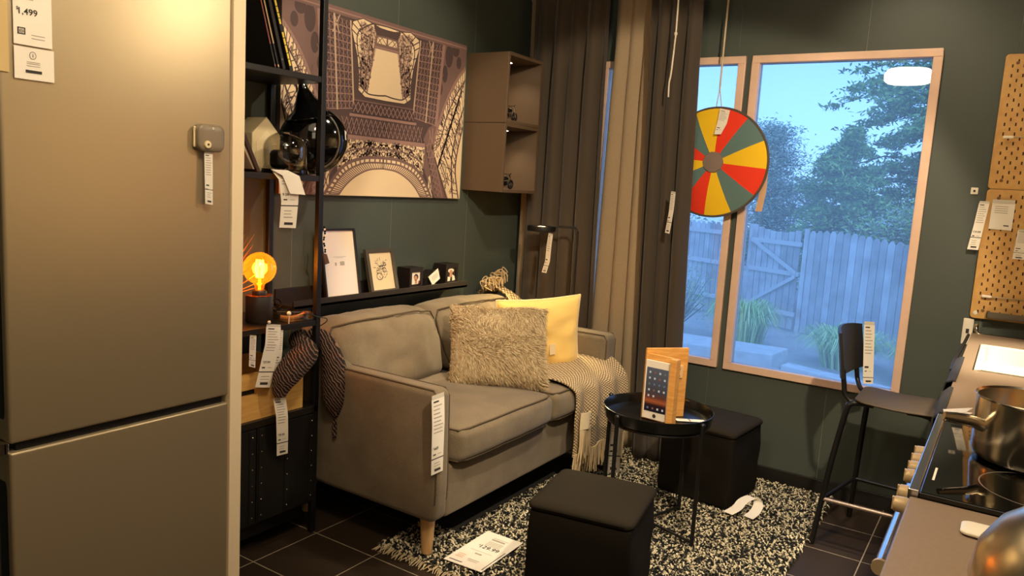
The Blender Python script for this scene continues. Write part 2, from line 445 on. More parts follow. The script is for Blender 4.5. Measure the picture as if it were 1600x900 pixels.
# strap-leaved clumps
BLADE = [mat('grass_blade', (140, 178, 84), .6), mat('grass_blade_pale', (188, 212, 134), .6)]
def clump(x, y, r, h, n, label):
    m = MB(); rr = random.Random(int(x*100))
    for i in range(n):
        a = rr.uniform(0, 2*PI); q = rr.uniform(0, r*.55); d = Vector((math.cos(a), math.sin(a), 0)); w = Vector((-d.y, d.x, 0))*rr.uniform(.008, .014)
        b = Vector((x, y, GZ))+d*q; L = r*rr.uniform(.4, 1.0); H = h*rr.uniform(.6, 1)
        P = [b, b+d*L*.25+Vector((0, 0, H*.75)), b+d*L*.65+Vector((0, 0, H)), b+d*L*1.05+Vector((0, 0, H*.65))]
        vs = []
        for k, p in enumerate(P): e = w*(1, .9, .6, .1)[k]; vs += [p-e, p+e]
        m.add(vs, [(0, 1, 3, 2), (2, 3, 5, 4), (4, 5, 7, 6)], rr.randint(0, 1))
    o = m.build('strap_leaf_plant', BLADE, weld=False, loc=(x, y, GZ)); tag(o, label, 'plant', 'strap leaved plants')
clump(-3.7, 13.2, .6, .8, 420, 'pale green strap leaved clump at the foot of the garden gate')
clump(-1.95, 12.6, .66, .62, 460, 'pale green strap leaved clump left of the bar stool backrest, outside')
clump(-.75, 12.0, .5, .7, 420, 'pale green strap leaved clump right of the bar stool backrest, outside')
# trees
def leaves(mb, c, n, rad, size, rr, droop=0, mats=2):
    c = Vector(c)
    for i in range(n):
        p = c+Vector((rr.gauss(0, rad[0]), rr.gauss(0, rad[1]), rr.gauss(0, rad[2])))
        a = Vector((rr.uniform(-1, 1), rr.uniform(-1, 1), rr.uniform(-.6, .6)-droop)).normalized()*size*rr.uniform(.6, 1.3)
        b = a.cross(Vector((rr.uniform(-1, 1), rr.uniform(-1, 1), rr.uniform(-1, 1)))).normalized()*size*.28
        mb.add([p-a*.5, p+b*.5, p+a*.5, p-b*.5], [(0, 1, 2, 3)], rr.randint(0, mats-1))
BARK = mat('tree_bark', (92, 84, 76), .9)
def tree(name, label, x, y, top, bottom, width, n, size, mats, seed, conical, trunk_r=.16, seg=70, lean=0):
    rr = random.Random(seed); t = thing(name, (x, y, GZ), label, 'tree', 'trees beyond the fence')
    m = MB(); m.tube([(x, y, GZ), (x+.1, y, (top+GZ)/2), (x+lean, y, top*.92)], [trunk_r, trunk_r*.7, .03], 8); m.build('trunk', BARK, t, smooth=True)
    f = MB(); br = MB()
    for k in range(seg):
        h = (k+.5)/seg; z = bottom+(top-bottom)*h
        w = width*((1-h)**.8 if conical else math.sin(PI*min(1, h*.9+.12))**.6)
        a = rr.uniform(0, 2*PI); L = w*rr.uniform(.55, 1.08)+.06
        d = Vector((math.cos(a), math.sin(a), 0)); o = Vector((x+lean*h, y, z))
        e = o+d*L+Vector((0, 0, (-.12 if conical else .25)*L))
        br.tube([o, o.lerp(e, .5)+Vector((0, 0, .1*L)), e], [.03, .02, .006], 5)
        for q in range(7):
            s = (.15+.85*q/6); c = o.lerp(e, s)+Vector((0, 0, .1*L*math.sin(PI*s)))
            leaves(f, c, n//(seg*7), ((.07+.10*s*min(1, L), .07+.10*s*min(1, L), .05) if conical else (.22, .22, .13)), size, rr, .25 if conical else 0, len(mats))
    br.build('branches', BARK, t); f.build('foliage', mats, t, weld=False)
CED = [mat('cedar_leaf', (108, 150, 78), .7), mat('cedar_leaf_light', (150, 182, 98), .7), mat('cedar_leaf_deep', (80, 120, 70), .7)]
SHR = [mat('silver_leaf', (128, 146, 124), .7), mat('silver_leaf_light', (166, 180, 156), .7)]
tree('cedar_tree', 'big dark conifer filling the right half of the window view', -1.0, 21.5, 10.2, .0, 4.9, 125000, .17, CED, 5, True, .2, 250)
tree('cedar_tree', 'shorter dark green conifer left of the big conifer behind the fence', -3.0, 17.4, 2.9, -.3, 1.75, 30000, .13, CED, 8, True, .12, 60)
tree('olive_tree', 'pale silvery leaved shrub tree left of the conifers behind the fence', -5.0, 18.4, 3.0, -.2, 1.0, 20000, .10, SHR, 11, False, .1, 60)
tree('olive_tree', 'low silvery shrub behind the fence seen under the hanging disc', -7.6, 19.6, 1.6, -.3, 1.4, 6000, .11, SHR, 15, False, .08, 40)
tree('broadleaf_bush', 'low green bush behind the pickets at the right of the window', -1.6, 16.4, 1.25, -.3, 1.2, 8000, .11, [CED[1], SHR[1]], 21, False, .08, 50)
# dry bush at the foot of the left fence
rr = random.Random(2); t = thing('twiggy_bush', (-5.1, 13.6, GZ), 'brownish twiggy bush at the fence seen through the narrow left window', 'bush')
br = MB(); f = MB()
for k in range(60):
    a = rr.uniform(0, 2*PI); e = Vector((-5.1+math.cos(a)*rr.uniform(.1, .6), 13.6+math.sin(a)*.3, GZ+rr.uniform(.5, 1.1)))
    br.tube([(-5.1, 13.6, GZ), e], [.012, .004], 4); leaves(f, e, 26, (.14, .14, .2), .06, rr)
br.build('twigs', BARK, t); f.build('foliage', [SHR[0], BLADE[0]], t, weld=False)
# ------------------------------------------------------------------ refrigerator
def brushed():
    m = bpy.data.materials.new('brushed_steel'); m.use_nodes = True
    nt = m.node_tree; b = nt.nodes['Principled BSDF']; b.inputs['Metallic'].default_value = .62
    b.inputs['Base Color'].default_value = srgb(178, 162, 130); b.inputs['Roughness'].default_value = .35
    b.inputs['Anisotropic'].default_value = .1
    tc = nt.nodes.new('ShaderNodeTexCoord'); mp = nt.nodes.new('ShaderNodeMapping'); mp.inputs['Scale'].default_value = (1, 6, 400)
    n = nt.nodes.new('ShaderNodeTexNoise'); n.inputs['Scale'].default_value = 4; bp = nt.nodes.new('ShaderNodeBump')
    bp.inputs['Strength'].default_value = .06; bp.inputs['Distance'].default_value = .002
    L = nt.links.new; L(tc.outputs['Object'], mp.inputs[0]); L(mp.outputs[0], n.inputs['Vector']); L(n.outputs['Fac'], bp.inputs['Height']); L(bp.outputs['Normal'], b.inputs['Normal'])
    return m
BR = brushed()
FX = -1.885
t = thing('refrigerator', (-2.17, 1.11, 0), 'tall brushed steel fridge freezer at the left edge', 'refrigerator')
m = MB(); m.box(-2.45, -1.955, .82, 1.405, .02, 2.01); m.build('cabinet_body', mat('fridge_side_grey', (120, 112, 98), .4, .4), t, bevel=.004)
def fdoor(name, z0, z1):
    m = MB(); m.rbox(-1.95, FX, .812, 1.406, z0, z1, .008, n=2)
    d = m.build(name, BR, t, smooth=True)
    zz = (z0+.06, z1-.075) if z0 < .5 else (z0+.055, z0+.42)
    m = MB(); m.rbox(-1.946, -1.905, .8105, .814, zz[0], zz[1], .0015, n=1, axis_r=(.008, .0015, .03)); m.build('grip_recess', BLACKM, d)
fdoor('freezer_door', .05, .717); fdoor('fridge_door', .738, 2.0)
m = MB(); m.box(-1.96, FX-.012, .83, 1.39, .717, .738); m.build('door_seal', BLACKM, t)
m = MB(); m.lathe([(.0, .716), (.014, .716), (.014, .74), (0, .74)], (-1.905, .806, 0), 14); m.build('hinge', CHROME, t, smooth=True)
m = MB(); m.box(-2.47, FX, 1.411, 1.452, 0, 2.3)
tag(m.build('cover_panel', mat('cream_panel', (244, 224, 186), .5), bevel=.002), 'tall cream cover panel between the fridge and the black shelving unit', 'panel')
# signs on the door
def vsheet(x, y0, y1, zt, zb, skew=0): return Sheet([(x, y0, zt), (x, y0+skew, zb)], [(x, y1, zt), (x, y1+skew, zb)])
c = (FX+.006, .885, 1.66)
t = thing('price_sign', c, 'paper price sign with an information card taped high on the steel fridge door', 'sign')
S = vsheet(FX+.005, .842, .923, 1.79, 1.648); m = MB(); S.paper(m); m.build('sign_paper', PAPER, t)
m = MB(); S.word(m, '$', .08, .49, .055); S.word(m, '1,499', .14, .56, .115, umax=.80); m.build('price_figures', INK, t)
m = MB(); S.bar(m, .1, .3, .74, .755, 0); S.bar(m, .1, .3, .83, .845, 0); S.bar(m, .1, .13, .74, .845, 0); S.bar(m, .27, .3, .74, .845, 0)
S.word(m, 'IKEA', .14, .822, .055, umax=.262); m.build('store_logo', INK, t); m = MB()
for v in (.02, .1, .15, .2, .3): S.bar(m, .08, .75 if v < .3 else .52, v, v+.012, 1)
for v in (.83, .88): S.bar(m, .45, .8, v, v+.012, 1)
m.build('printed_text', [INK, GREYINK], t)
S = vsheet(FX+.005, .842, .926, 1.644, 1.574); m = MB(); S.paper(m); m.build('information_card', PAPER, t)
m = MB()
cc = [(.46+.085*math.cos(a), .24+.12*math.sin(a)) for a in [i*PI/12 for i in range(24)]]
for i in range(24):
    a, b = cc[i], cc[(i+1) % 24]; k = .86
    ai = (.46+(a[0]-.46)*k, .24+(a[1]-.24)*k); bi = (.46+(b[0]-.46)*k, .24+(b[1]-.24)*k)
    m.add([S.at(*a, .0008), S.at(*b, .0008), S.at(*bi, .0008), S.at(*ai, .0008)], [(0, 1, 2, 3)])
S.word(m, 'i', .45, .30, .12)
for v in (.44, .49, .56): S.bar(m, .3, .64, v, v+.02, 1)
S.bar(m, .27, .68, .70, .79, 0); m.build('printed_text', [INK, GREYINK], t)
m = MB(); S2 = vsheet(FX+.004, .772, .832, 1.76, 1.585)
S2.paper(m); tag(m.build('hanging_sleeve', mat('clear_sleeve_film', (206, 180, 128), .15)), 'shiny empty clear plastic sleeve at the left edge of the fridge door', 'plastic sleeve')
# gadget
t = thing('fridge_gadget', (FX+.012, 1.326, 1.482), 'small grey rounded square gadget with a white button stuck on the fridge door', 'gadget')
m = MB(); m.rbox(FX, FX+.03, 1.285, 1.367, 1.445, 1.519, .012, n=2, axis_r=(.008, .02, .02)); m.build('housing', mat('warm_grey_plastic', (132, 118, 98), .4), t, smooth=True)
m = MB(); m.rbox(FX+.003, FX+.010, 1.282, 1.29, 1.455, 1.511, .003, n=1); m.build('side_strip', mat('cream_plastic', (232, 212, 168), .4), t, smooth=True)
m = MB(); m.lathe([(.0, .034), (.0095, .034), (.0105, .03), (.0105, .028)][::-1], (FX, 1.309, 1.464), 20, axis='x'); bt = m.build('button', MATS['cream_plastic'], t, smooth=True)
m = MB(); m.lathe([(.003, .0335), (.003, .0352), (0, .0352)], (FX, 1.309, 1.464), 10, axis='x'); m.build('button_center', INK, bt)
m = MB(); m.lathe([(.004, .0295), (.004, .031), (0, .031)], (FX, 1.326, 1.508), 10, axis='x'); m.build('indicator', PLASTIC, t)
price_tag(Sheet([(FX+.016, 1.309, 1.446), (FX+.022, 1.309, 1.304)], [(FX+.016, 1.335, 1.446), (FX+.018, 1.335, 1.300)]), 'narrow white tag hanging under the grey gadget on the fridge door', None, split=.72, name='price_tag')

# ------------------------------------------------------------------ black shelving unit
SX0, SX1, SY0, SY1 = -2.465, -2.165, 1.455, 2.022
t = thing('shelving_unit', ((SX0+SX1)/2, 1.74, 0), 'tall black metal shelving unit with a closed cupboard below, between fridge panel and sofa', 'shelving unit')
p = .022
for x in (SX0, SX1-p):
    for y in (SY0, SY1-p):
        m = MB(); m.box(x, x+p, y, y+p, 0, 2.5); m.build('post', BLACKM, t, bevel=.002)
SHELF = mat('black_shelf_board', (26, 23, 20), .38)
for z in (2.13, 1.752, 1.395, .853):
    m = MB(); m.box(SX0+.002, SX1-.003, SY0+.003, SY1-.004, z-.022, z); s = m.build('shelf', SHELF, t, bevel=.002)
m = MB(); m.box(SX0, SX1, SY0, SY1, .492, .518); m.build('cupboard_top', SHELF, t, bevel=.002)
m = MB(); m.box(SX0+.003, SX1-.02, SY0+.003, SY1-.003, .12, .492); m.build('cupboard_body', SHELF, t)
d0 = SY0+.01; RV = mat('steel_rivet', (190, 180, 165), .25, 1)
for k in range(2):
    a = SY0+.008+k*.276; m = MB(); m.box(SX1-.02, SX1-.004, a, a+.272, .132, .488)
    for q in (0, .118, .236): m.box(SX1-.0045, SX1-.001, a+q+.006, a+q+.03, .135, .485)
    d = m.build('cupboard_door', BLACKM, t, bevel=.002)
    for q in (0, .118, .236):
        for z in (.16, .22, .28, .34, .40, .46):
            if k == 0 and q == 0 and z == .16:
                m = MB(); m.ball((0, 0, 0), (.0025, .0035, .0035), 6); rivet0 = m.build('rivet', RV, smooth=True); r = rivet0
            else: r = rivet0.copy(); COL.objects.link(r)
            r.parent = d; r.location = Vector((SX1, a+q+.018, z))-t.location
m = MB(); m.box(SX0+.02, SX1-.05, SY0+.02, SY1-.03, .06, .12); m.build('plinth', BLACKM, t)

# books leaning on the top shelf
def book(y0, y1, th, h, label, cover, spine, dep=.2, xb=-2.21):
    """leaning book, spine to the room: foot at y1, head at y0"""
    c = thing('book', (xb-dep/2, y1, 1.752), label, 'book', 'books on the top shelf')
    lean = Vector((0, y0-y1, 0)); up = (lean+Vector((0, 0, math.sqrt(max(.01, h*h-(y1-y0)**2))))).normalized()
    sd = Vector((0, 1, 0)); sd = (sd-up*sd.dot(up)).normalized(); ex = Vector((1, 0, 0)); o = Vector((xb-dep, y1, 1.752+th*abs(sd.z)+.0005))
    def slab(mb, a0, a1, b0, b1, c0, c1):
        v = [o+ex*a+sd*b+up*q for a in (a0, a1) for b in (b0, b1) for q in (c0, c1)]
        mb.add(v, [(0, 1, 3, 2), (4, 6, 7, 5), (0, 4, 5, 1), (2, 3, 7, 6), (0, 2, 6, 4), (1, 5, 7, 3)])
    m = MB(); slab(m, 0, dep, 0, .002, 0, h); slab(m, 0, dep, th-.002, th, 0, h); slab(m, dep-.003, dep, 0, th, 0, h); m.build('cover', cover, c)
    m = MB(); slab(m, .004, dep-.003, .002, th-.002, .003, h-.003); m.build('pages', PAPER, c)
    m = MB()
    for (q0, q1) in spine[1]: slab(m, dep, dep+.0006, th*.25, th*.7, h*q0, h*q1)
    m.build('spine_print', spine[0], c)
RED = mat('faded_red_cover', (150, 84, 76), .6); BLKC = mat('black_book_cover', (24, 20, 18), .5); GRYC = mat('grey_book_cover', (92, 82, 72), .5)
YEL = mat('yellow_print', (226, 196, 60), .5); GOLD = mat('pale_print', (200, 170, 120), .5)
book(1.742, 1.822, .010, .27, 'thin dark book with a faded red spine, leftmost of the leaning books', BLKC, (RED, [(.3, .98), (.02, .05)]))
book(1.752, 1.836, .011, .28, 'thin dark book with a pale spine second in the leaning row', BLKC, (GOLD, [(.3, .95), (.02, .05)]))
book(1.768, 1.857, .016, .30, 'plain black book third in the leaning row', BLKC, (GRYC, [(.1, .12)]))
book(1.790, 1.888, .017, .30, 'black book with yellow spine lettering, rightmost in the leaning row', BLKC, (YEL, [(.05, .12), (.13, .19), (.2, .28), (.29, .36), (.37, .43), (.52, .58), (.59, .64), (.65, .71), (.72, .78), (.79, .86)]))
# picture leaning at the left of the middle shelf
t = thing('leaning_frame', (-2.22, 1.71, 1.395), 'dark brown frame edge leaning at the left end of the middle shelf', 'picture frame')
def leanbox(mb, x0, x1, yb, yt, z0, z1, th):
    mb.prism([(x0, yb, z0), (x0, yb+th, z0), (x0, yt+th, z1), (x0, yt, z1)], (x1-x0, 0, 0))
m = MB(); leanbox(m, -2.42, -2.18, 1.732, 1.648, 1.396, 1.56, .016); m.build('frame', mat('dark_walnut', (62, 36, 26), .45), t, bevel=.002)
m = MB(); leanbox(m, -2.41, -2.19, 1.722, 1.638, 1.405, 1.55, .009); m.build('backing_card', mat('cream_card', (196, 176, 150), .7), t)
# house-shaped holder
t = thing('house_holder', (-2.395, 1.905, 1.395), 'cream house shaped ornament on the middle shelf behind the glass dome', 'ornament')
m = MB(); hp = [(-2.345, 1.838, 1.3955), (-2.345, 1.966, 1.3955), (-2.345, 1.966, 1.535), (-2.345, 1.902, 1.598), (-2.345, 1.838, 1.535)]
m.prism(hp, (-.11, 0, 0)); m.build('house_body', mat('cream_ceramic', (206, 188, 146), .6), t, bevel=.003)
m = MB(); m.prism([(-2.3448, 1.856, 1.41), (-2.3448, 1.948, 1.41), (-2.3448, 1.948, 1.505), (-2.3448, 1.902, 1.55), (-2.3448, 1.856, 1.505)], (.001, 0, 0)); m.build('front_panel', mat('cream_front', (214, 196, 156), .6), t)
# glass dome
dx, dy, dz = -2.245, 1.905, 1.395
t = thing('glass_dome', (dx, dy, dz), 'clear glass display dome on a black base on the middle shelf', 'glass dome')
m = MB(); m.lathe([(.0, .0005), (.083, .0005), (.085, .006), (.083, .016), (0, .016)], (dx, dy, dz), 40); m.build('base', BLACKG, t, smooth=True)
m = MB(); pr = [(.078, .017), (.078, .09)]+[(.078*math.cos(a*PI/20), .09+.06*math.sin(a*PI/20)) for a in range(1, 11)]
m.lathe(pr, (dx, dy, dz), 40); m.build('dome', glass('dome_glass', (225, 222, 214), .07, .02), t, smooth=True, angle=0)
m = MB(); m.rbox(dx-.03, dx+.03, dy-.055, dy+.005, dz+.0165, dz+.085, .02, n=2); tag(m.build('black_box', mat('matte_black_box', (20, 22, 20), .4), smooth=True), 'small rounded black object inside the glass dome', 'display object')
def rads(r, n):
    out = []
    for i in range(len(r)-1): out += [r[i]+(r[i+1]-r[i])*k/n for k in range(n)]
    return out+[r[-1]]
# helmet hanging by its strap
hx, hy, hz = -2.32, 2.105, 1.53
t = thing('helmet', (hx, hy, hz), 'glossy black riding helmet hanging by its strap at the end of the shelf', 'helmet')
vd = Vector((-.72, .66, 0)).normalized(); sd = Vector((.66, .72, 0)); zd = Vector((0, 0, 1)); HC = Vector((hx, hy, hz))
def hpt(a, b, c): return HC+sd*a+vd*b+zd*c
m = MB()
vs = []; fs = []; n = 24
for i in range(n+1):
    th = PI*i/n
    for j in range(2*n):
        ph = PI*j/n; a = math.sin(th)*math.cos(ph); b = math.sin(th)*math.sin(ph); c = math.cos(th)
        k = 1-.10*max(0, c)**2; vs.append(hpt(.135*a*k, .085*b, .133*c+.008*a))
for i in range(n):
    for j in range(2*n): fs.append((i*2*n+j, (i+1)*2*n+j, (i+1)*2*n+(j+1) % (2*n), i*2*n+(j+1) % (2*n)))
m.add(vs, fs); m.build('shell', BLACKG, t, smooth=True, angle=0)
def hsurf(a, c): return hpt(a, -.085*math.sqrt(max(.02, 1-((a)/.135)**2-(c/.133)**2))-.002, c)
m = MB(); m.tube([hsurf(.015+.085*math.cos(a), .108*math.sin(a)) for a in [(-85+i*10)*PI/180 for i in range(18)]], .0035, 8); m.build('rim_trim', mat('grey_rubber_trim', (92, 86, 78), .35), t, smooth=True, angle=0)
m = MB()
m.add([hpt(.119, -.045, .045), hpt(.127, -.02, .04), hpt(.13, -.02, .005), hpt(.122, -.045, .01)], [(0, 1, 2, 3)])
m.build('emblem', mat('white_emblem', (225, 220, 210), .5), t)
top = hpt(-.048, -.012, .218)
m = MB(); P = spline([hpt(-.015, 0, .085), hpt(-.022, -.004, .118), hpt(-.034, -.008, .155), hpt(-.043, -.011, .19), top], 6)
m.tube(P, rads([.098, .062, .038, .020, .011], 6), 18); m.build('strap', BLACKG, t, smooth=True, angle=0)
m = MB(); ring = [top+sd*.012*math.cos(a)+zd*(.004+.012*math.sin(a)) for a in [i*PI/8 for i in range(17)]]; m.tube(ring, .002, 6); m.build('buckle_ring', CHROME, t, smooth=True)

# table lamp with amber globe bulb
lx, ly, lz = -2.27, 1.82, .853
t = thing('table_lamp', (lx, ly, lz), 'black cylinder table lamp with a glowing amber globe bulb on the lower shelf', 'lamp')
m = MB(); m.lathe([(0, .0005), (.046, .0005), (.048, .004), (.048, .096), (.046, .099), (0, .099)], (lx, ly, lz), 36); m.build('lamp_base', DARKW, t, smooth=True)
m = MB(); m.lathe([(.0475, 0), (.0487, 0), (.0487, .0015), (.0475, .0015)], (lx, ly, lz+.0985), 36); m.build('copper_rim', mat('copper', (206, 128, 74), .25, 1), t, smooth=True)
m = MB(); m.lathe([(.026, .099), (.026, .113), (.022, .118), (0, .118)], (lx, ly, lz), 24); m.build('socket', BLACKM, t, smooth=True)
BZ = lz+.197
m = MB(); pr = [(.014, .118), (.017, .13), (.022, .145)]
pr += [(.0585*math.sin(a), .197-.0585*math.cos(a)) for a in [(.42+i*(PI-.42)/22) for i in range(23)]]
m.lathe(pr, (lx, ly, lz), 40)
b = m.build('bulb', glass('amber_glass', (255, 176, 70), .05, haze=.09, hcol=(255, 150, 40)), t, smooth=True, angle=0)
m = MB(); m.tube([(lx, ly, lz+.118), (lx, ly, BZ-.035)], .005, 8); m.build('bulb_stem', emat('stem_glow', (255, 190, 90), 3), b, smooth=True)
FIL = emat('filament_glow', (255, 196, 96), 40); m = MB()
for k in range(6):
    a = k*PI/3; m.tube([(lx+.010*math.cos(a), ly+.010*math.sin(a), BZ-.034), (lx+.016*math.cos(a), ly+.016*math.sin(a), BZ+.0), (lx+.011*math.cos(a+.5), ly+.011*math.sin(a+.5), BZ+.030)], .0035, 6)
m.build('filament', FIL, b, smooth=True)
# dried grass in a vase, left of the lamp
gx, gy = -2.34, 1.72
t = thing('dried_grass', (gx, gy, lz), 'spiky dried orange grass in a dark vase behind the amber bulb', 'dried plant')
m = MB(); m.lathe([(0, .0005), (.025, .0005), (.034, .03), (.03, .07), (.016, .085), (.02, .095)], (gx, gy, lz), 24); m.build('vase', BLACKG, t, smooth=True)
m = MB(); rr = random.Random(4); STRAW = mat('dried_straw', (196, 120, 50), .7)
for k in range(70):
    a = rr.uniform(0, 2*PI); r = rr.uniform(.02, .16); h = rr.uniform(.14, .30); dx_ = max(-.11, r*math.cos(a)*.7); dy_ = r*math.sin(a)
    m.tube([(gx, gy, lz+.06), (gx+dx_*.4, gy+dy_*.35, lz+.06+h*.55), (gx+dx_, gy+dy_, lz+.06+h*.95)], [.0012, .0018, .0004], 4)
for (e, z) in (((.05, .155), .155), ((.06, .12), .19), ((.04, .1), .12)): m.tube([(gx, gy, lz+.09), (gx+e[0], gy+e[1], lz+z)], .0016, 5)
m.build('stems', STRAW, t)
# watch on a glass tray, glasses, cable
t = thing('glass_tray', (-2.235, 1.945, lz), 'small clear glass tray holding a watch at the shelf end', 'tray')
TG = glass('tray_glass', (226, 222, 210), .06, .03)
m = MB(); m.rbox(-2.30, -2.172, 1.872, 1.996, lz+.0006, lz+.006, .0025, n=2); m.build('tray_floor', TG, t, smooth=True)
m = MB()
for (a, b, c, d) in ((-2.30, -2.297, 1.872, 1.996), (-2.175, -2.172, 1.872, 1.996), (-2.297, -2.175, 1.872, 1.875), (-2.297, -2.175, 1.993, 1.996)): m.box(a, b, c, d, lz+.006, lz+.028)
m.build('tray_rim', TG, t)
t = thing('wrist_watch', (-2.21, 1.94, lz+.007), 'tan strap wrist watch lying in the glass tray', 'watch')
TAN = mat('tan_leather', (214, 150, 78), .45)
m = MB(); P = spline([(-2.235, 1.888, lz+.014), (-2.22, 1.905, lz+.011), (-2.205, 1.935, lz+.012), (-2.20, 1.965, lz+.02)], 6)
m.tube(P, .0085, 8, flat=.5); m.build('strap', TAN, t, smooth=True)
m = MB(); m.lathe([(0, 0), (.017, 0), (.018, .004), (.015, .009), (0, .009)], (-2.20, 1.98, lz+.0225), 20); m.build('watch_case', mat('bronze_case', (150, 92, 54), .3, .8), t, smooth=True)
m = MB(); m.tube(spline([(-2.20, 1.993, lz+.022), (-2.192, 2.003, lz+.016), (-2.2, 1.975, lz+.01)], 6), .006, 8, flat=.5); m.build('strap_tail', mat('dark_leather', (90, 56, 36), .5), t, smooth=True)
t = thing('eyeglasses', (-2.36, 1.96, lz), 'black round framed glasses standing at the back of the lower shelf', 'glasses')
for k, (y, z) in enumerate(((1.925, .028), (1.972, .036))):
    m = MB(); m.tube([(-2.36, y+.023*math.cos(a), lz+z+.022*math.sin(a)) for a in [i*PI/12 for i in range(25)]], .0022, 6); m.build('lens_rim', BLACKG, t, smooth=True)
m = MB(); m.tube([(-2.36, 1.946, lz+.034), (-2.357, 1.949, lz+.040), (-2.36, 1.951, lz+.038)], .0022, 6); m.build('bridge', BLACKG, t, smooth=True)
for y in (1.903, 1.995): m = MB(); m.tube([(-2.36, y, lz+.03), (-2.42, y*.9+1.97*.1, lz+.012), (-2.45, y*.9+1.97*.1, lz+.003)], .002, 6); m.build('temple', BLACKG, t, smooth=True)
m = MB(); m.tube(spline([(-2.255, 1.89, lz+.031), (-2.19, 1.96, lz+.031), (-2.16, 2.0, lz+.014), (-2.145, 2.03, lz+.006), (-2.158, 2.045, lz-.01), (-2.185, 2.04, lz-.03)], 8), .0018, 6)
tag(m.build('cable', BLACKM, smooth=True), 'thin dark cable looping over the end of the lower shelf', 'cable')
# hanging price tags of the unit
X = SX1+.006
price_tag(Sheet([(X-.008, 1.782, 1.405), (X+.02, 1.79, 1.375), (X+.016, 1.806, 1.30), (X+.012, 1.803, 1.208)], [(X-.008, 1.842, 1.405), (X+.028, 1.872, 1.37), (X+.02, 1.878, 1.30), (X+.014, 1.874, 1.205)]), 'white price tag reading 9.59 hanging below the glass dome shelf', '9.59', split=.72, pv=.58, body=(.1, .42))
m = MB(); S = Sheet([(X-.004, 1.776, 1.408), (X+.026, 1.80, 1.39), (X+.033, 1.83, 1.328)], [(X-.004, 1.848, 1.408), (X+.03, 1.872, 1.39), (X+.036, 1.895, 1.325)]); S.paper(m)
o = m.build('paper_slip', PAPER); tag(o, 'curled blank paper slip over the 9.59 tag under the dome shelf', 'paper slip')
price_tag(Sheet([(X+.002, 1.762, .868), (X+.010, 1.752, .80), (X+.008, 1.735, .73), (X+.006, 1.714, .648)], [(X+.002, 1.826, .858), (X+.012, 1.815, .79), (X+.010, 1.797, .72), (X+.008, 1.776, .637)]), 'white price tag reading 27.99 hanging below the amber lamp', '$27.99', pin=(X+.006, 1.77, .874))
S = Sheet([(X-.002, 1.818, .838), (X+.002, 1.81, .76), (X, 1.80, .69)], [(X-.004, 1.842, .835), (X, 1.836, .757), (X-.002, 1.828, .687)])
price_tag(S, 'second tag half hidden behind the 27.99 tag', None, hook=True)
price_tag(Sheet([(X+.012, 1.685, .84), (X+.010, 1.684, .73)], [(X+.012, 1.712, .835), (X+.010, 1.710, .72)]), 'cut off tag peeking out beside the cream panel under the lower shelf', None)
price_tag(Sheet([(X+.02, 1.782, .597), (X+.03, 1.789, .53), (X+.026, 1.796, .45), (X+.018, 1.805, .376)], [(X+.02, 1.838, .592), (X+.03, 1.842, .525), (X+.026, 1.848, .447), (X+.018, 1.855, .373)]), 'white price tag reading 79.99 hanging over the black cupboard', '$79.99')
# pin by tray
m = MB(); m.ball((-2.17, 1.873, .892), (.008, .008, .008), 10); m.tube([(-2.17, 1.873, .886), (-2.17, 1.873, .8532)], .0015, 6); tag(m.build('tag_pin', PAPER, smooth=True), 'round white headed pin standing beside the glass tray', 'pin')
# pine crate
t = thing('wooden_crate', (-2.31, 1.72, .518), 'pale pine crate with a black hand slot standing on the black cupboard', 'crate')
PINE = wood('pine', (208, 160, 86), (222, 178, 104), (1, 1.2, 10))
x0, x1, y0, y1, z0, z1 = -2.455, -2.182, 1.49, 1.957, .5186, .69
m = MB()
m.box(x1-.014, x1, y0, 1.615, z0, z1); m.box(x1-.014, x1, 1.745, y1, z0, z1); m.box(x1-.014, x1, 1.615, 1.745, z0, .612); m.box(x1-.014, x1, 1.615, 1.745, .634, z1)
m.build('front_panel', PINE, t)
m = MB(); m.box(x1-.016, x1-.0145, 1.605, 1.755, .60, .645); m.build('hand_slot', BLACKM, t)
for a, b in ((y0, y0+.012), (y1-.012, y1)): m = MB(); m.box(x0, x1-.014, a, b, z0, z1); m.build('side_panel', PINE, t)
m = MB(); m.box(x0, x0+.012, y0+.012, y1-.012, z0, z1); m.build('back_panel', PINE, t)
m = MB(); m.box(x0+.012, x1-.014, y0+.012, y1-.012, z0, z0+.01); m.build('bottom_panel', PINE, t)
# patterned scarf around the post
def scarf_mat():
    m = bpy.data.materials.new('woven_scarf'); m.use_nodes = True; nt = m.node_tree; b = nt.nodes['Principled BSDF']; b.inputs['Roughness'].default_value = .95
    tc = nt.nodes.new('ShaderNodeTexCoord'); w = nt.nodes.new('ShaderNodeTexWave'); w.inputs['Scale'].default_value = 36; w.inputs['Distortion'].default_value = 5; w.inputs['Detail'].default_value = 2; w.inputs['Detail Scale'].default_value = 1.1
    w.bands_direction = 'DIAGONAL'
    r = nt.nodes.new('ShaderNodeValToRGB'); r.color_ramp.interpolation = 'CONSTANT'
    r.color_ramp.elements[0].color = srgb(28, 23, 20); r.color_ramp.elements[1].color = srgb(140, 104, 86); r.color_ramp.elements[1].position = .84
    e = r.color_ramp.elements.new(.60); e.color = srgb(54, 39, 33)
    bp = nt.nodes.new('ShaderNodeBump'); bp.inputs['Strength'].default_value = .6; bp.inputs['Distance'].default_value = .006
    L = nt.links.new; L(tc.outputs['Object'], w.inputs['Vector']); L(w.outputs['Fac'], r.inputs[0]); L(r.outputs[0], b.inputs['Base Color']); L(w.outputs['Fac'], bp.inputs['Height']); L(bp.outputs['Normal'], b.inputs['Normal'])
    return m
t = thing('scarf', (-2.13, 1.95, .70), 'dark woven patterned scarf looped behind the shelf post with two hanging ends', 'scarf')
SC = scarf_mat()
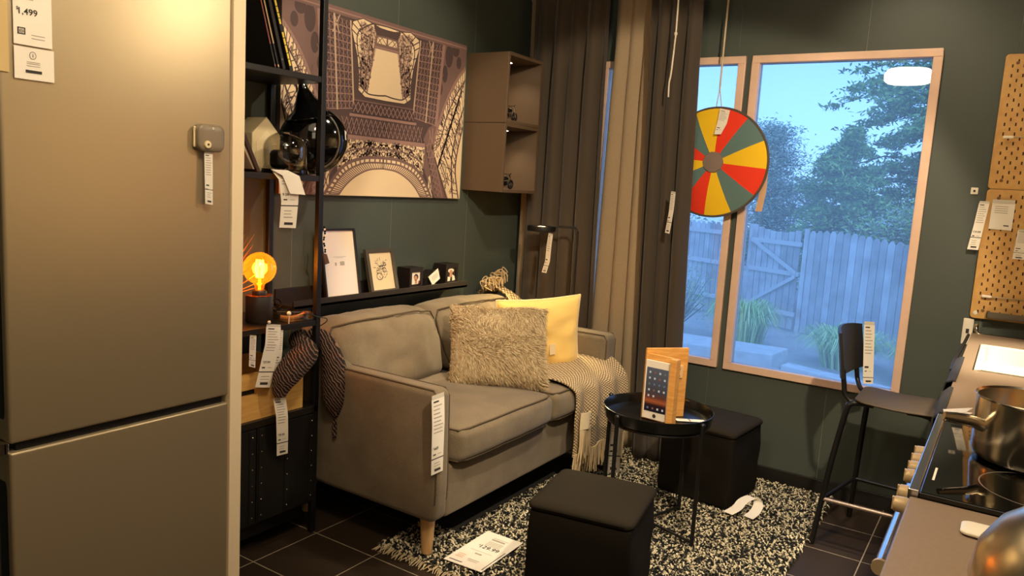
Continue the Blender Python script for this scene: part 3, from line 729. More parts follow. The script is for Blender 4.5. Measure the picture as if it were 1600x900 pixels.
P = spline([(-2.125, 1.80, .600), (-2.128, 1.806, .628), (-2.125, 1.825, .67), (-2.13, 1.88, .715), (-2.15, 1.94, .74), (-2.235, 1.975, .765), (-2.25, 2.02, .775)], 8)
rad = [.018, .03, .045, .052, .045, .035, .028]
m = MB(); m.tube(P, rads(rad, 8), 18); m.build('left_end', SC, t, smooth=True, angle=0)
P = spline([(-2.25, 2.05, .778), (-2.19, 2.068, .768), (-2.13, 2.055, .70), (-2.115, 2.058, .62), (-2.115, 2.058, .54), (-2.115, 2.062, .495), (-2.115, 2.064, .47)], 8)
m = MB(); m.tube(P, rads([.025, .03, .042, .052, .045, .026, .010], 8), 18); m.build('right_end', SC, t, smooth=True, angle=0)
m = MB(); rr = random.Random(9)
for k in range(14): m.tube([(-2.115+rr.uniform(-.005, .005), 2.064, .475), (-2.115+rr.uniform(-.008, .008), 2.064+rr.uniform(-.008, .008), .43), (-2.115+rr.uniform(-.01, .01), 2.066+rr.uniform(-.01, .01), rr.uniform(.385, .405))], .0028, 5)
m.build('tassel', SC, t)
# ------------------------------------------------------------------ canvas print
CY0, CZ0, CW, CH, CX = 2.047, 1.315, 1.18, .775, -2.446
t = thing('canvas_print', (CX, CY0+CW/2, CZ0+CH/2), 'large brown and cream canvas print of an iron lattice tower seen from below', 'wall art')
m = MB(); m.box(WX+.001, CX, CY0, CY0+CW, CZ0, CZ0+CH); m.build('canvas_frame', mat('canvas_edge', (92, 74, 68), .8), t, bevel=.002)
DK, MD, PK, CR, PL, VD = range(6)
m = MB(); LAY = [0]
def P3(u, v): return (CX+.0003+LAY[0]*.00002, CY0+u, CZ0+v)
def poly(pts, c):
    LAY[0] += 1; m.add([P3(*p) for p in pts], [tuple(range(len(pts)))], c)
    LAY[0] += 1; m.add([P3(1.18-u, v) for u, v in pts], [tuple(range(len(pts)))[::-1]], c)
def segs(lines, w, c):
    LAY[0] += 1
    for (a, b) in lines:
        for mir in (0, 1):
            A = Vector(a); B = Vector(b)
            if mir: A.x = 1.18-A.x; B.x = 1.18-B.x
            d = (B-A)
            if d.length < 1e-6: continue
            n = Vector((-d.y, d.x)).normalized()*w/2
            q = [A-n, B-n, B+n, A+n]
            q = [(max(0.001, min(1.179, p.x)), max(.001, min(.774, p.y))) for p in q]
            m.add([P3(*p) for p in q], [(0, 1, 2, 3)], c)
def curve(pts, w, c, n=8):
    p = [(q.x, q.y) for q in spline([(a, b, 0) for a, b in pts], n)]; segs(list(zip(p[:-1], p[1:])), w, c); return p
def lerp(a, b, t): return (a[0]+(b[0]-a[0])*t, a[1]+(b[1]-a[1])*t)
def quad(q, s, tt): return lerp(lerp(q[0], q[1], s), lerp(q[3], q[2], s), tt)
def lattice(q, nu, nv, w, c, diag=True, straight=False):
    L = []
    for i in range(nu):
        for j in range(nv):
            a, b, cc, d = quad(q, i/nu, j/nv), quad(q, (i+1)/nu, j/nv), quad(q, (i+1)/nu, (j+1)/nv), quad(q, i/nu, (j+1)/nv)
            if diag: L += [(a, cc), (b, d)]
            if straight: L += [(a, b), (a, d)]
    segs(L, w, c)
poly([(0, 0), (.59, 0), (.59, .775), (0, .775)], DK)
# outer pier with oval holes
poly([(0, .775), (.2, .775), (.25, .36), (.262, .19), (.2, .3), (.12, .47), (.0, .62)], MD)
for (u, v, a, b) in ((.14, .70, .030, .055), (.168, .61, .022, .042), (.197, .535, .016, .03), (.212, .475, .010, .02), (.09, .735, .03, .03), (.06, .68, .02, .03)):
    poly([(u+a*math.cos(k*PI/8), v+b*math.sin(k*PI/8)) for k in range(16)], DK)
# side arch: cream sky with cross lattice, rim of slats
side = [(0, .66), (.06, .60), (.115, .53), (.17, .44), (.215, .33), (.232, .25), (.225, .18), (.18, .09), (.12, 0), (0, 0)]
poly(side, CR)
rs = random.Random(1); L = []
for k in range(330):
    u = rs.uniform(.0, .22); v = rs.uniform(.02, .6)
    if v > .66-1.15*u and u < .2: 
        if v > .66-1.0*u: continue
    a = rs.choice((.9, 2.3, 1.5, .3)); r = rs.uniform(.012, .035); L.append(((u, v), (min(.23, u+r*math.cos(a)), v+r*math.sin(a)*1.2)))
segs(L, .005, MD)
L = []
for k in range(11):
    a = (.01+.019*k, .60-.045*k); L.append((a, (max(0, a[0]-.085), a[1]-.13))); L.append((a, (min(.225, a[0]+.055), max(.02, a[1]-.16))))
segs(L, .006, DK)
o1 = curve([(0, .665), (.06, .605), (.115, .53), (.17, .43), (.22, .31), (.24, .22)], .016, PK)
o2 = curve([(0, .60), (.07, .52), (.13, .42), (.165, .33), (.19, .26)], .008, DK)
segs([(o1[min(i, len(o1)-1)], o2[min(int(i*len(o2)/len(o1)), len(o2)-1)]) for i in range(0, len(o1), 2)], .005, MD)
# inner lens next to the frame edge
poly([(0, .36), (.025, .28), (.043, .2), (.045, .12), (.02, .02), (0, 0)], CR)
e1 = curve([(0, .37), (.025, .29), (.045, .2), (.045, .12), (.012, .0)], .009, DK)
e2 = curve([(.0, .47), (.045, .36), (.075, .25), (.082, .15), (.06, 0)], .009, DK)
segs([(e1[i], e2[i]) for i in range(0, len(e1), 3)], .005, MD)
# main pier legs towards the bottom
poly([(.225, .36), (.275, .34), (.33, .25), (.29, .12), (.205, 0), (.10, 0), (.17, .12), (.235, .22)], MD)
segs([((.27, .33), (.145, 0)), ((.245, .34), (.235, .2))], .008, PK); segs([((.30, .26), (.19, 0)), ((.22, .2), (.115, 0))], .009, DK)
lattice([(.155, 0), (.195, 0), (.295, .25), (.262, .3)], 1, 9, .004, PK)
# pale triangle of sky between leg and arch
poly([(.225, 0), (.262, 0), (.262, .10), (.25, .11)], CR); segs([((.23, .02), (.26, .09)), ((.26, .02), (.235, .09))], .005, DK)
# leg panel with square lattice
q = [(.225, .355), (.395, .375), (.362, .73), (.19, .745)]
poly(q, VD); lattice(q, 9, 15, .003, MD, diag=True, straight=False); lattice(q, 7, 12, .0042, PK, diag=False, straight=True)
segs([((.30, .36), (.268, .745)), ((.395, .375), (.362, .735))], .009, PL); segs([((.222, .35), (.185, .75))], .02, PK)
segs([((.268, .745), (.30, .67)), ((.30, .745), (.262, .67))], .005, PL)
# top beam
poly([(0, .748), (.59, .742), (.59, .775), (0, .775)], MD); segs([((0, .76), (.59, .757))], .006, PK)
# octagon of sky with the upper tower
oc = [(.59, .752), (.50, .748), (.435, .758), (.375, .735), (.368, .70), (.405, .60), (.42, .52), (.418, .455), (.46, .430), (.59, .428)]
poly(oc, CR)
poly([(.42, .745), (.50, .735), (.535, .70), (.472, .455), (.425, .47), (.43, .56)], PL)
rs = random.Random(5); L = []
for k in range(420):
    v = rs.uniform(.46, .74); s = (v-.455)/.285; u0 = .43-.02*s; u1 = .472+.065*s
    u = rs.uniform(u0, u1); a = rs.uniform(0, PI); r = rs.uniform(.006, .018); L.append(((u, v), (u+r*math.cos(a), v+r*math.sin(a))))
segs(L, .004, MD)
segs([((.472, .45), (.525, .735)), ((.455, .46), (.49, .735))], .006, MD)
poly([(.59, .735), (.50, .745), (.520, .705), (.59, .70)], DK)
poly([(.517, .705), (.59, .708), (.59, .648), (.512, .648)], MD); poly([(.528, .698), (.585, .70), (.585, .672), (.524, .672)], CR)
segs([((.528, .698), (.555, .672)), ((.555, .698), (.528, .672)), ((.556, .698), (.586, .672))], .004, MD); segs([((.512, .655), (.59, .655))], .008, PK)
curve([(.59, .735), (.53, .738), (.50, .748), (.45, .725), (.405, .69), (.408, .62), (.43, .56), (.43, .49), (.47, .45), (.53, .446), (.59, .452)], .006, DK)
segs([((.37, .70), (.408, .68)), ((.385, .65), (.412, .64)), ((.40, .60), (.418, .595)), ((.415, .55), (.43, .55)), ((.42, .49), (.435, .495)), ((.44, .44), (.455, .46)), ((.375, .725), (.42, .70)), ((.40, .745), (.43, .715))], .005, DK)
segs([((oc[i]), (oc[i+1])) for i in range(len(oc)-1)], .004, DK)
# horizontal bands
poly([(.385, .355), (.59, .355), (.59, .41), (.395, .41)], VD)
for i in range(7):
    u = .392+i*.0285; segs([((u, .36), (u+.0285, .405)), ((u+.0285, .36), (u, .405))], .004, PK)
segs([((.37, .347), (.59, .347))], .012, PK); segs([((.395, .412), (.59, .412))], .006, MD)
poly([(.30, .262), (.59, .262), (.59, .338), (.365, .338)], VD)
for i in range(9):
    u = .325+i*.0295; segs([((u, .266), (u+.0295, .336)), ((u+.0295, .266), (u, .336))], .004, PK); segs([((u+.0148, .266), (u+.0295, .30)), ((u, .30), (u+.0148, .336))], .003, MD)
segs([((.30, .252), (.59, .252))], .02, PK)
# filigree over the arch
fil = [(.30, .242), (.59, .242), (.59, .172), (.47, .165), (.36, .135), (.31, .10)]
poly(fil, CR); rs = random.Random(6); L = []
for k in range(520):
    u = rs.uniform(.305, .585); lo = .10+.075*min(1, (u-.30)/.2); v = rs.uniform(lo, .238); a = rs.choice((.8, 2.3, 1.2, 1.9, .1)); r = rs.uniform(.006, .018)
    L.append(((u, v), (min(.59, u+r*math.cos(a)), v+r*math.sin(a))))
segs(L, .0045, MD)
curve([(.31, .16), (.40, .20), (.50, .212), (.59, .214)], .006, MD)
# the arch: two rows of slats and the sky under it
AO = [(.235, 0), (.29, .075), (.36, .135), (.47, .168), (.59, .175)]; AM = [(.262, 0), (.315, .065), (.375, .112), (.47, .145), (.59, .152)]; AI = [(.318, 0), (.36, .045), (.42, .086), (.50, .117), (.59, .126)]
def cl(p): return [(q.x, q.y) for q in spline([(a, b, 0) for a, b in p], 8)]
ao, am, ai = cl(AO), cl(AM), cl(AI)
poly(ao+[(.59, 0)], CR)
segs([(ao[i], am[i]) for i in range(0, 33, 2)], .009, MD); segs([(am[i], ai[i]) for i in range(0, 33, 1)], .005, MD)
for p, w in ((AO, .014), (AM, .008), (AI, .007)): curve(p, w, MD)
m.build('printed_picture', [mat('print_dark', (78, 60, 58), .75), mat('print_mauve', (116, 90, 84), .75), mat('print_rose', (148, 116, 106), .75), mat('print_cream', (222, 198, 160), .75), mat('print_pale', (186, 158, 132), .75), mat('print_plum', (66, 49, 50), .75)], t, weld=False)

# ------------------------------------------------------------------ wall cubes
CUBE = mat('brown_grey_cube', (92, 74, 55), .5)
def cube(z0, label):
    y0, y1, z1, x1, th = 3.272, 3.605, z0+.349, -2.213, .016
    t = thing('wall_cube', ((WX+x1)/2, (y0+y1)/2, z0), label, 'wall shelf', 'wall cubes')
    m = MB()
    m.box(WX+.001, x1, y0, y0+th, z0, z1); m.box(WX+.001, x1, y1-th, y1, z0, z1); m.box(WX+.001, x1, y0+th, y1-th, z0, z0+th); m.box(WX+.001, x1, y0+th, y1-th, z1-th, z1)
    m.build('cube_body', CUBE, t, bevel=.0015)
    m = MB(); m.box(WX+.001, WX+.012, y0+th, y1-th, z0+th, z1-th); m.build('back_panel', CUBE, t)
    m = MB(); px, py = -2.335, 3.44; m.lathe([(0, 0), (.026, 0), (.03, -.004), (.03, -.009), (.027, -.010)], (px, py, z1-th), 28); s = m.build('puck_light', mat('puck_rim', (200, 196, 188), .4), t, smooth=True)
    m = MB(); m.lathe([(0, -.0092), (.025, -.0092), (.025, -.0105), (0, -.0105)], (px, py, z1-th), 24); m.build('puck_lens', PUCK, s)
    ld = bpy.data.lights.new('puck_glow', 'SPOT'); ld.energy = 3.0; ld.color = (1, .80, .58); ld.spot_size = 2.3; ld.spot_blend = .8; ld.shadow_soft_size = .02
    lo = bpy.data.objects.new('puck_glow', ld); COL.objects.link(lo); lo.location = (px, py, z1-th-.014)
PUCK = emat('puck_glow', (255, 236, 205), 12)
cube(1.713, 'upper brown wall cube with a chrome toy motorcycle in it'); cube(1.362, 'lower brown wall cube with a black toy motorcycle in it')
def motorcycle(z, label, black):
    x, y, k = -2.27, 3.375, 1.0
    t = thing('toy_motorcycle', (x, y, z), label, 'toy', 'toy motorcycles')
    mm = BLACKG if black else CHROME; R = .026
    for yy in (y-.055, y+.06):
        m = MB(); m.tube([(x, yy+R*.8*math.cos(a), z+R+R*.8*math.sin(a)) for a in [i*PI/12 for i in range(25)]], .0055, 8); w = m.build('wheel', BLACKM, t, smooth=True)
        m = MB(); m.lathe([(0, -.004), (.012, -.004), (.014, 0), (.012, .004), (0, .004)], (x, yy, z+R), 16, axis='x'); m.build('hub', CHROME, w, smooth=True)
    m = MB(); m.rbox(x-.010, x+.010, y-.028, y+.02, z+.018, z+.042, .005, n=1); m.build('engine', mm, t, smooth=True)
    m = MB(); m.ball((x, y+.012, z+.056), (.011, .026, .011), 10); m.build('fuel_tank', BLACKG, t, smooth=True)
    m = MB(); m.rbox(x-.010, x+.010, y-.06, y-.012, z+.048, z+.058, .004, n=1); m.build('seat', BLACKM, t, smooth=True)
    m = MB()
    for s in (-.009, .009): m.tube([(x+s, y+.06, z+R), (x+s, y+.035, z+.075)], .0022, 6)
    m.build('front_fork', CHROME, t, smooth=True)
    m = MB(); m.tube([(x-.03, y+.018, z+.082), (x-.012, y+.03, z+.078), (x+.012, y+.03, z+.078), (x+.03, y+.018, z+.082)], .0025, 6); m.build('handlebar', CHROME, t, smooth=True)
    m = MB(); m.tube([(x+.014, y+.015, z+.02), (x+.016, y-.02, z+.016), (x+.016, y-.08, z+.022)], [.003, .0045, .005], 8); m.build('exhaust_pipe', CHROME, t, smooth=True)
    m = MB(); m.tube([(x, y-.055+.03*math.cos(a), z+R+.008+.026*math.sin(a)) for a in [PI*.15+i*PI*.08 for i in range(9)]], .005, 6); m.build('rear_fender', mm, t, smooth=True)
    m = MB(); m.ball((x, y+.05, z+.072), (.008, .007, .008), 8); m.build('headlamp', CHROME, t, smooth=True)
motorcycle(1.7292, 'chrome toy motorcycle in the upper wall cube', False); motorcycle(1.3782, 'black toy motorcycle in the lower wall cube', True)
t = thing('wire_figure', (-2.36, 3.35, 1.729), 'small dark wire tower figure behind the toy motorcycle in the upper cube', 'ornament')
m = MB(); c4 = [(-2.385, 3.325), (-2.335, 3.325), (-2.335, 3.375), (-2.385, 3.375)]; top = (-2.36, 3.35)
lv = [[(c[0]+(top[0]-c[0])*s, c[1]+(top[1]-c[1])*s, 1.7305+.14*h) for c in c4] for s, h in ((0, 0), (.3, .3), (.52, .6), (.68, 1))]
for a, b in zip(lv[:-1], lv[1:]):
    for i in range(4): m.tube([a[i], b[i]], .0022, 5); m.tube([a[i], b[(i+1) % 4]], .0016, 5); m.tube([b[i], b[(i+1) % 4]], .0018, 5)
m.build('wire_frame', BLACKM, t)

# ------------------------------------------------------------------ picture ledge and what stands on it
LZ = .872
t = thing('picture_ledge', (-2.41, 2.63, LZ), 'long dark picture ledge on the wall above the sofa', 'picture ledge')
m = MB(); m.box(WX+.001, -2.35, 2.052, 3.205, LZ-.012, LZ); m.build('ledge_board', DARKW, t)
m = MB(); m.box(-2.362, -2.35, 2.052, 3.205, LZ-.012, LZ+.022); m.build('front_lip', DARKW, t, bevel=.001)
m = MB(); m.box(WX+.001, WX+.013, 2.052, 3.205, LZ-.012, LZ+.058); m.build('back_rail', DARKW, t, bevel=.001)
MATTE = mat('ivory_print', (226, 206, 176), .6)
def frame(y0, y1, h, lean, fw, fm, label, art, group='frames on the picture ledge', inner=MATTE, off=0):
    """frame standing in the ledge, top leaning back to the wall"""
    xb = -2.378; z0 = LZ+.0005
    t = thing('framed_print', (xb, (y0+y1)/2, z0), label, 'picture frame', group)
    up = Vector((-lean, off, h)); upn = up.normalized(); n = Vector((1, 0, 0)); n = (n-upn*n.dot(upn)).normalized(); ey = Vector((0, 1, 0))
    o = Vector((xb, y0, z0+.004)); W = y1-y0; H = up.length
    def Q(a, b, d=0): return o+ey*a+upn*b+n*d
    def bar(a0, a1, b0, b1, d0, d1, mb):
        v = [Q(a, b, d) for a in (a0, a1) for b in (b0, b1) for d in (d0, d1)]
        mb.add(v, [(0, 1, 3, 2), (4, 6, 7, 5), (0, 4, 5, 1), (2, 3, 7, 6), (0, 2, 6, 4), (1, 5, 7, 3)])
    m = MB(); bar(0, W, 0, fw, -.012, .006, m); bar(0, W, H-fw, H, -.012, .006, m); bar(0, fw, fw, H-fw, -.012, .006, m); bar(W-fw, W, fw, H-fw, -.012, .006, m)
    m.build('frame', fm, t, bevel=.001)
    m = MB(); bar(fw, W-fw, fw, H-fw, -.010, -.002, m); m.build('print', inner, t)
    if art: art(t, lambda u, v: Q(fw+(W-2*fw)*u, fw+(H-2*fw)*v, -.0014))
    return t
def art1(t, S):
    m = MB()
    for (u0, u1, v, w, c) in ((.3, .7, .60, .006, 1), (.38, .62, .585, .004, 1)): m.add([S(u0, v), S(u1, v), S(u1, v+w), S(u0, v+w)], [(0, 1, 2, 3)], c)
    for (u0, u1, v0, v1) in ((.34, .39, .47, .52), (.5, .64, .47, .53)): m.add([S(u0, v0), S(u1, v0), S(u1, v1), S(u0, v1)], [(0, 1, 2, 3)], 1)
    m.build('small_print', [INK, GREYINK], t)
GLZ = mat('glossy_ivory', (232, 216, 188), .12, spec=.8)
frame(2.250, 2.452, .296, .055, .008, mat('thin_black_frame', (26, 22, 18), .4), 'largest frame on the ledge with a nearly blank ivory sheet', art1, inner=GLZ)
def art2(t, S):
    m = MB(); rr = random.Random(12); L = []
    def ln(a, b, w=.010):
        A, B = Vector((*a, 0)), Vector((*b, 0)); d = B-A
        if d.length < 1e-5: return
        n = Vector((-d.y, d.x, 0)).normalized()*w
        m.add([S(*(A-n).xy), S(*(B-n).xy), S(*(B+n).xy), S(*(A+n).xy)], [(0, 1, 2, 3)])
    for (cu, cv, r) in ((.38, .36, .13), (.62, .52, .08), (.66, .68, .06), (.5, .6, .07)):
        for i in range(14): a, b = 2*PI*i/14, 2*PI*(i+1)/14; ln((cu+r*math.cos(a), cv+r*.7*math.sin(a)), (cu+r*math.cos(b), cv+r*.7*math.sin(b)))
    for k in range(46):
        u, v = rr.uniform(.25, .72), rr.uniform(.28, .8); a = rr.uniform(0, PI); r = rr.uniform(.03, .12); ln((u, v), (u+r*math.cos(a), v+r*math.sin(a)*.8), .007)
    m.build('line_drawing', INK, t)
frame(2.520, 2.702, .200, .05, .017, mat('grey_brown_frame', (70, 62, 48), .45), 'middle sized grey brown frame with an abstract line drawing', art2, inner=mat('aged_paper', (222, 200, 160), .6))
def boxframe(y0, y1, z1, label, kind):
    x0, x1, z0 = -2.452, -2.372, LZ+.0005
    t = thing('photo_box', ((x0+x1)/2, (y0+y1)/2, z0), label, 'photo frame', 'small black photo boxes')
    f = .016; m = MB(); m.box(x0, x1-.006, y0, y1, z0, z1)
    for (a, b, c, d) in ((y0, y1, z0, z0+f*1.6), (y0, y1, z1-f*1.3, z1), (y0, y0+f, z0+f*1.6, z1-f*1.3), (y1-f, y1, z0+f*1.6, z1-f*1.3)): m.box(x1-.006, x1, a, b, c, d)
    m.build('box_frame', mat('black_box_frame', (30, 23, 20), .4), t)
    ya, yb, za, zb = y0+f, y1-f, z0+f*1.6, z1-f*1.3
    S = lambda u, v, k=0: (x1-.0055+k*.0003, ya+(yb-ya)*u, za+(zb-za)*v)
    m = MB(); m.add([S(0, 0), S(1, 0), S(1, 1), S(0, 1)], [(0, 1, 2, 3)], 0)
    E = lambda cu, cv, a, b, c, k: m.add([S(cu+a*math.cos(i*PI/10), cv+b*math.sin(i*PI/10), k) for i in range(20)], [tuple(range(20))], c)
    if kind == 0:
        E(.55, .60, .26, .24, 3, 1); E(.5, .52, .18, .2, 1, 2); m.add([S(.42, .1, 2), S(.72, .1, 2), S(.66, .4, 2), S(.46, .4, 2)], [(0, 1, 2, 3)], 1)
        m.add([S(.0, 0, 3), S(1, 0, 3), S(1, .08, 3), S(0, .05, 3)], [(0, 1, 2, 3)], 3); m.add([S(.8, 0, 3), S(1, 0, 3), S(1, .34, 3), S(.85, .28, 3)], [(0, 1, 2, 3)], 2)
    else:
        m.add([S(0, 0, 1), S(1, 0, 1), S(1, 1, 1), S(0, 1, 1)], [(0, 1, 2, 3)], 3)
        E(.45, .8, .34, .16, 0, 2); E(.45, .70, .2, .15, 1, 3); m.add([S(0, 0, 2), S(.36, 0, 2), S(.42, .3, 2), S(.1, .34, 2)], [(0, 1, 2, 3)], 0)
        m.add([S(.66, 0, 2), S(1, .05, 2), S(.9, .34, 2), S(.6, .5, 2)], [(0, 1, 2, 3)], 0); m.add([S(.3, .3, 2), S(.58, .3, 2), S(.6, .62, 2), S(.34, .62, 2)], [(0, 1, 2, 3)], 1)
    m.build('portrait', [mat('photo_white', (240, 228, 208), .5), mat('photo_skin', (196, 140, 108), .5), mat('photo_red', (120, 50, 44), .5), mat('photo_dark', (40, 28, 24), .5)], t, weld=False)
    return t
boxframe(2.772, 2.868, .982, 'left small black photo box with a portrait on white', 0)
boxframe(3.048, 3.150, .985, 'right small black photo box with a dark portrait', 1)
t = thing('photo_box', (-2.41, 2.95, LZ), 'middle small black photo box tipped over with a tilted white card in front', 'photo frame', 'small black photo boxes')
m = MB(); m.prism([(-2.44, 2.895, LZ+.001), (-2.44, 2.975, LZ+.001), (-2.44, 3.02, LZ+.085), (-2.44, 2.965, LZ+.085), (-2.44, 2.905, LZ+.05)], (.055, 0, 0)); m.build('box_frame', MATS['black_box_frame'], t)
S = Sheet([(-2.368, 2.905, LZ+.060), (-2.366, 2.938, LZ+.016)], [(-2.374, 2.985, LZ+.098), (-2.368, 2.997, LZ+.046)])
m = MB(); S.paper(m); c = m.build('tilted_card', PAPER, t)
m = MB()
for v in (.3, .45, .6): S.bar(m, .2, .85, v, v+.05, 1)
m.build('printed_text', [INK, GREYINK], c)
# beads hanging at the first frame
t = thing('bead_chain', (-2.375, 2.225, 1.16), 'black and white bead chain with a small tag hanging at the largest frame', 'bead chain')
m = MB(); w = MB()
for k in range(13):
    z = 1.185-k*.0085; (w if k % 3 == 1 else m).ball((-2.372, 2.222+.004*math.sin(k*.7)+.0004*k, z), (.0045, .0045, .0045), 6)
m.build('dark_beads', BLACKG, t); w.build('pale_beads', PAPER, t)
m = MB(); m.prism([(-2.374, 2.218, 1.078), (-2.374, 2.238, 1.074), (-2.374, 2.255, 1.035), (-2.374, 2.232, 1.03)], (.004, 0, 0)); m.build('small_tag', mat('brown_tag', (92, 66, 46), .5), t)
# ------------------------------------------------------------------ sofa
SOFA = weave('grey_brown_upholstery', (98, 86, 68), (126, 111, 88), 420)
PIPE = mat('dark_piping', (80, 67, 48), .9)
AY0, AY1, FY0, FY1, SFX = 2.068, 2.158, 3.385, 3.505, -1.616
t = thing('sofa', (-2.0, 2.795, 0), 'grey brown two seat fabric sofa with beech legs along the left wall', 'sofa')
def arm(name, y0, y1, out, ztop):
    def fn(q):
        x, y, z = q
        s = max(0, min(1, (-2.12-x)/.16)); s = s*s*(3-2*s)
        k = (z-.17)/(ztop-.17)
        z = .165+(z-.165)*(1+s*.17)
        x = x-.035*max(0, .25-k)*(1 if x > -1.9 else 0)
        return (x, y+out*.02*(k-.5), z)
    m = MB(); m.rbox(-2.40, SFX, y0, y1, .165, ztop, .035, n=8, axis_r=(.035, .03, .03), fn=fn); a = m.build(name, SOFA, t, smooth=True)
    for yy in (y0+.012, y1-.012):
        m = MB(); P = [fn(Vector((x, yy, ztop-.004))) for x in [-2.3+i*.033 for i in range(21)]]
        P += [fn(Vector((SFX-.006, yy, z))) for z in [ztop-.03-i*.05 for i in range(9)]]
        m.tube(P, .0038, 6); m.build('piping', PIPE, a, smooth=True)
    return a
arm('armrest', AY0, AY1, -1, .672); arm('armrest', FY0, FY1, 1, .69)
m = MB(); m.rbox(-2.33, SFX-.012, AY1-.002, FY0+.002, .165, .375, .02, n=3); m.build('base_frame', SOFA, t, smooth=True)
m = MB(); m.rbox(-2.42, -2.27, AY0+.01, FY1-.01, .165, .76, .045, n=6); m.build('back_frame', SOFA, t, smooth=True)
def pts_noise(q, a, s): return noise.noise(Vector(q)*s)*a
def seat(y0, y1, k):
    yc = (y0+y1)/2; hw = (y1-y0)/2
    def fn(q):
        x, y, z = q
        e = (1-((y-yc)/hw)**4); f = (x+2.3)/.73
        if z > .44: z += .022*e*math.sin(PI*min(1, max(0, f*.9+.05)))
        if x > -1.75: x += .018*e*(1-((z-.445)/.08)**2)
        n = pts_noise((x, y+k, z), .006, 9)
        return (x+n, y, z+n)
    m = MB(); m.rbox(-2.26, SFX+.035, y0, y1, .378, .512, .04, n=12, axis_r=(.05, .03, .035), fn=fn); s = m.build('seat_cushion', SOFA, t, smooth=True)
    for zz in (.500, .392):
        P = [fn(Vector((-2.1+i*.05, y0+.006, zz))) for i in range(10)]+[fn(Vector((SFX+.035-.010*(1 if 0 < i < 14 else 2.2), y0+.012+(y1-y0-.024)*i/14, zz))) for i in range(15)]+[fn(Vector((-1.65-i*.05, y1-.006, zz))) for i in range(10)]
        m = MB(); m.tube([Vector(p)+Vector((0, 0, .004 if zz > .45 else -.004)) for p in P], .0038, 6); m.build('piping', PIPE, s, smooth=True)
seat(AY1+.004, 2.838, 0); seat(2.842, FY0-.004, 3)
def backc(y0, y1, k):
    yc = (y0+y1)/2; hw = (y1-y0)/2
    def fn(q):
        x, y, z = q
        h = (z-.5)/.33; e = max(0, 1-abs((y-yc)/hw)**3.0)
        x -= .10*h
        if x > -2.26-.10*h: x += .05*e*math.sin(PI*min(1, max(0, .15+h*.75)))
        z += .035*(e-.5)*max(0, h-.5)*1.4
        y += .035*(1 if y > yc else -1)*max(0, h)*abs((y-yc)/hw)
        w = pts_noise((x*1.2, y*1.0+k, z), .024, 5)+pts_noise((x, y*2.2+k, z*.5), .010, 13)-.010*max(0, 1-abs(noise.noise(Vector((y*5+k, z*2.2, 1))))*7)
        return (x+w, y+.3*w, z+.5*w)
    m = MB(); m.rbox(-2.315, -2.12, y0, y1, .505, .812, .06, n=18, axis_r=(.07, .06, .06), fn=fn); s = m.build('back_cushion', SOFA, t, smooth=True)
    P = [fn(Vector((-2.125, y0+.014, .55+i*.024))) for i in range(10)]+[fn(Vector((-2.125, y0+.045+(y1-y0-.09)*i/16, .805))) for i in range(17)]+[fn(Vector((-2.125, y1-.014, .766-i*.024))) for i in range(10)]
    m = MB(); m.tube([Vector(p)+Vector((-.012, 0, 0)) for p in P], .004, 6); m.build('piping', PIPE, s, smooth=True)
backc(2.13, 2.785, 0.3); backc(2.80, 3.40, 4.7)
BEECH = wood('beech', (206, 160, 104), (222, 180, 124), (8, 8, 1))
for (x, y, dx, dy) in ((-1.70, 2.145, .02, -.02), (-1.70, 3.43, .02, .02), (-2.33, 2.145, -.02, -.02), (-2.33, 3.43, -.02, .02)):
    z0 = .022 if x > -1.9 else 0.0
    m = MB(); m.tube([(x, y, .168), (x+dx*.5, y+dy*.5, z0+.02), (x+dx*.55, y+dy*.55, z0)], [.030, .0215, .019], 20); m.build('leg', BEECH, t, smooth=True)
price_tag(Sheet([(SFX+.006, 2.022, .664), (SFX+.010, 2.028, .56), (SFX+.008, 2.034, .46), (SFX+.006, 2.040, .372)], [(SFX+.006, 2.092, .666), (SFX+.010, 2.097, .56), (SFX+.008, 2.101, .46), (SFX+.006, 2.105, .372)]), 'long white price tag reading 449 on the near front corner of the sofa', '$449')

# ------------------------------------------------------------------ cushions
def pillow_fn(w, h, th, seed=0, wr=.012, pinch=.06):
    def f(u, v, side):
        a, b = u*2-1, v*2-1
        x = a*w/2*(1-pinch*(1-abs(b)**1.6)*abs(a)**3); y = b*h/2*(1-pinch*(1-abs(a)**1.6)*abs(b)**3)
        z = th/2*max(0, (1-a**4)*(1-b**4))**.55
        n = noise.noise(Vector((a*2.2+seed, b*2.2, side*3)))*wr*min(1, 2.5*z/th)
        return Vector((x, y, side*(z+n)))
    return f
def pillow(name, M, w, h, th, mt, parent, seed=0, n=36, wr=.012):
    f = pillow_fn(w, h, th, seed, wr); m = MB()
    m.grid(lambda u, v: M @ f(u, v, 1), n, n); m.grid(lambda u, v: M @ f(u, 1-v, -1), n, n)
    return m.build(name, mt, parent, smooth=True, angle=0), f
def frame_xy(ex, ey):
    ex = Vector(ex).normalized(); ey = Vector(ey); ey = (ey-ex*ey.dot(ex)).normalized(); ez = ex.cross(ey)
    return Matrix((ex, ey, ez)).transposed().to_4x4()
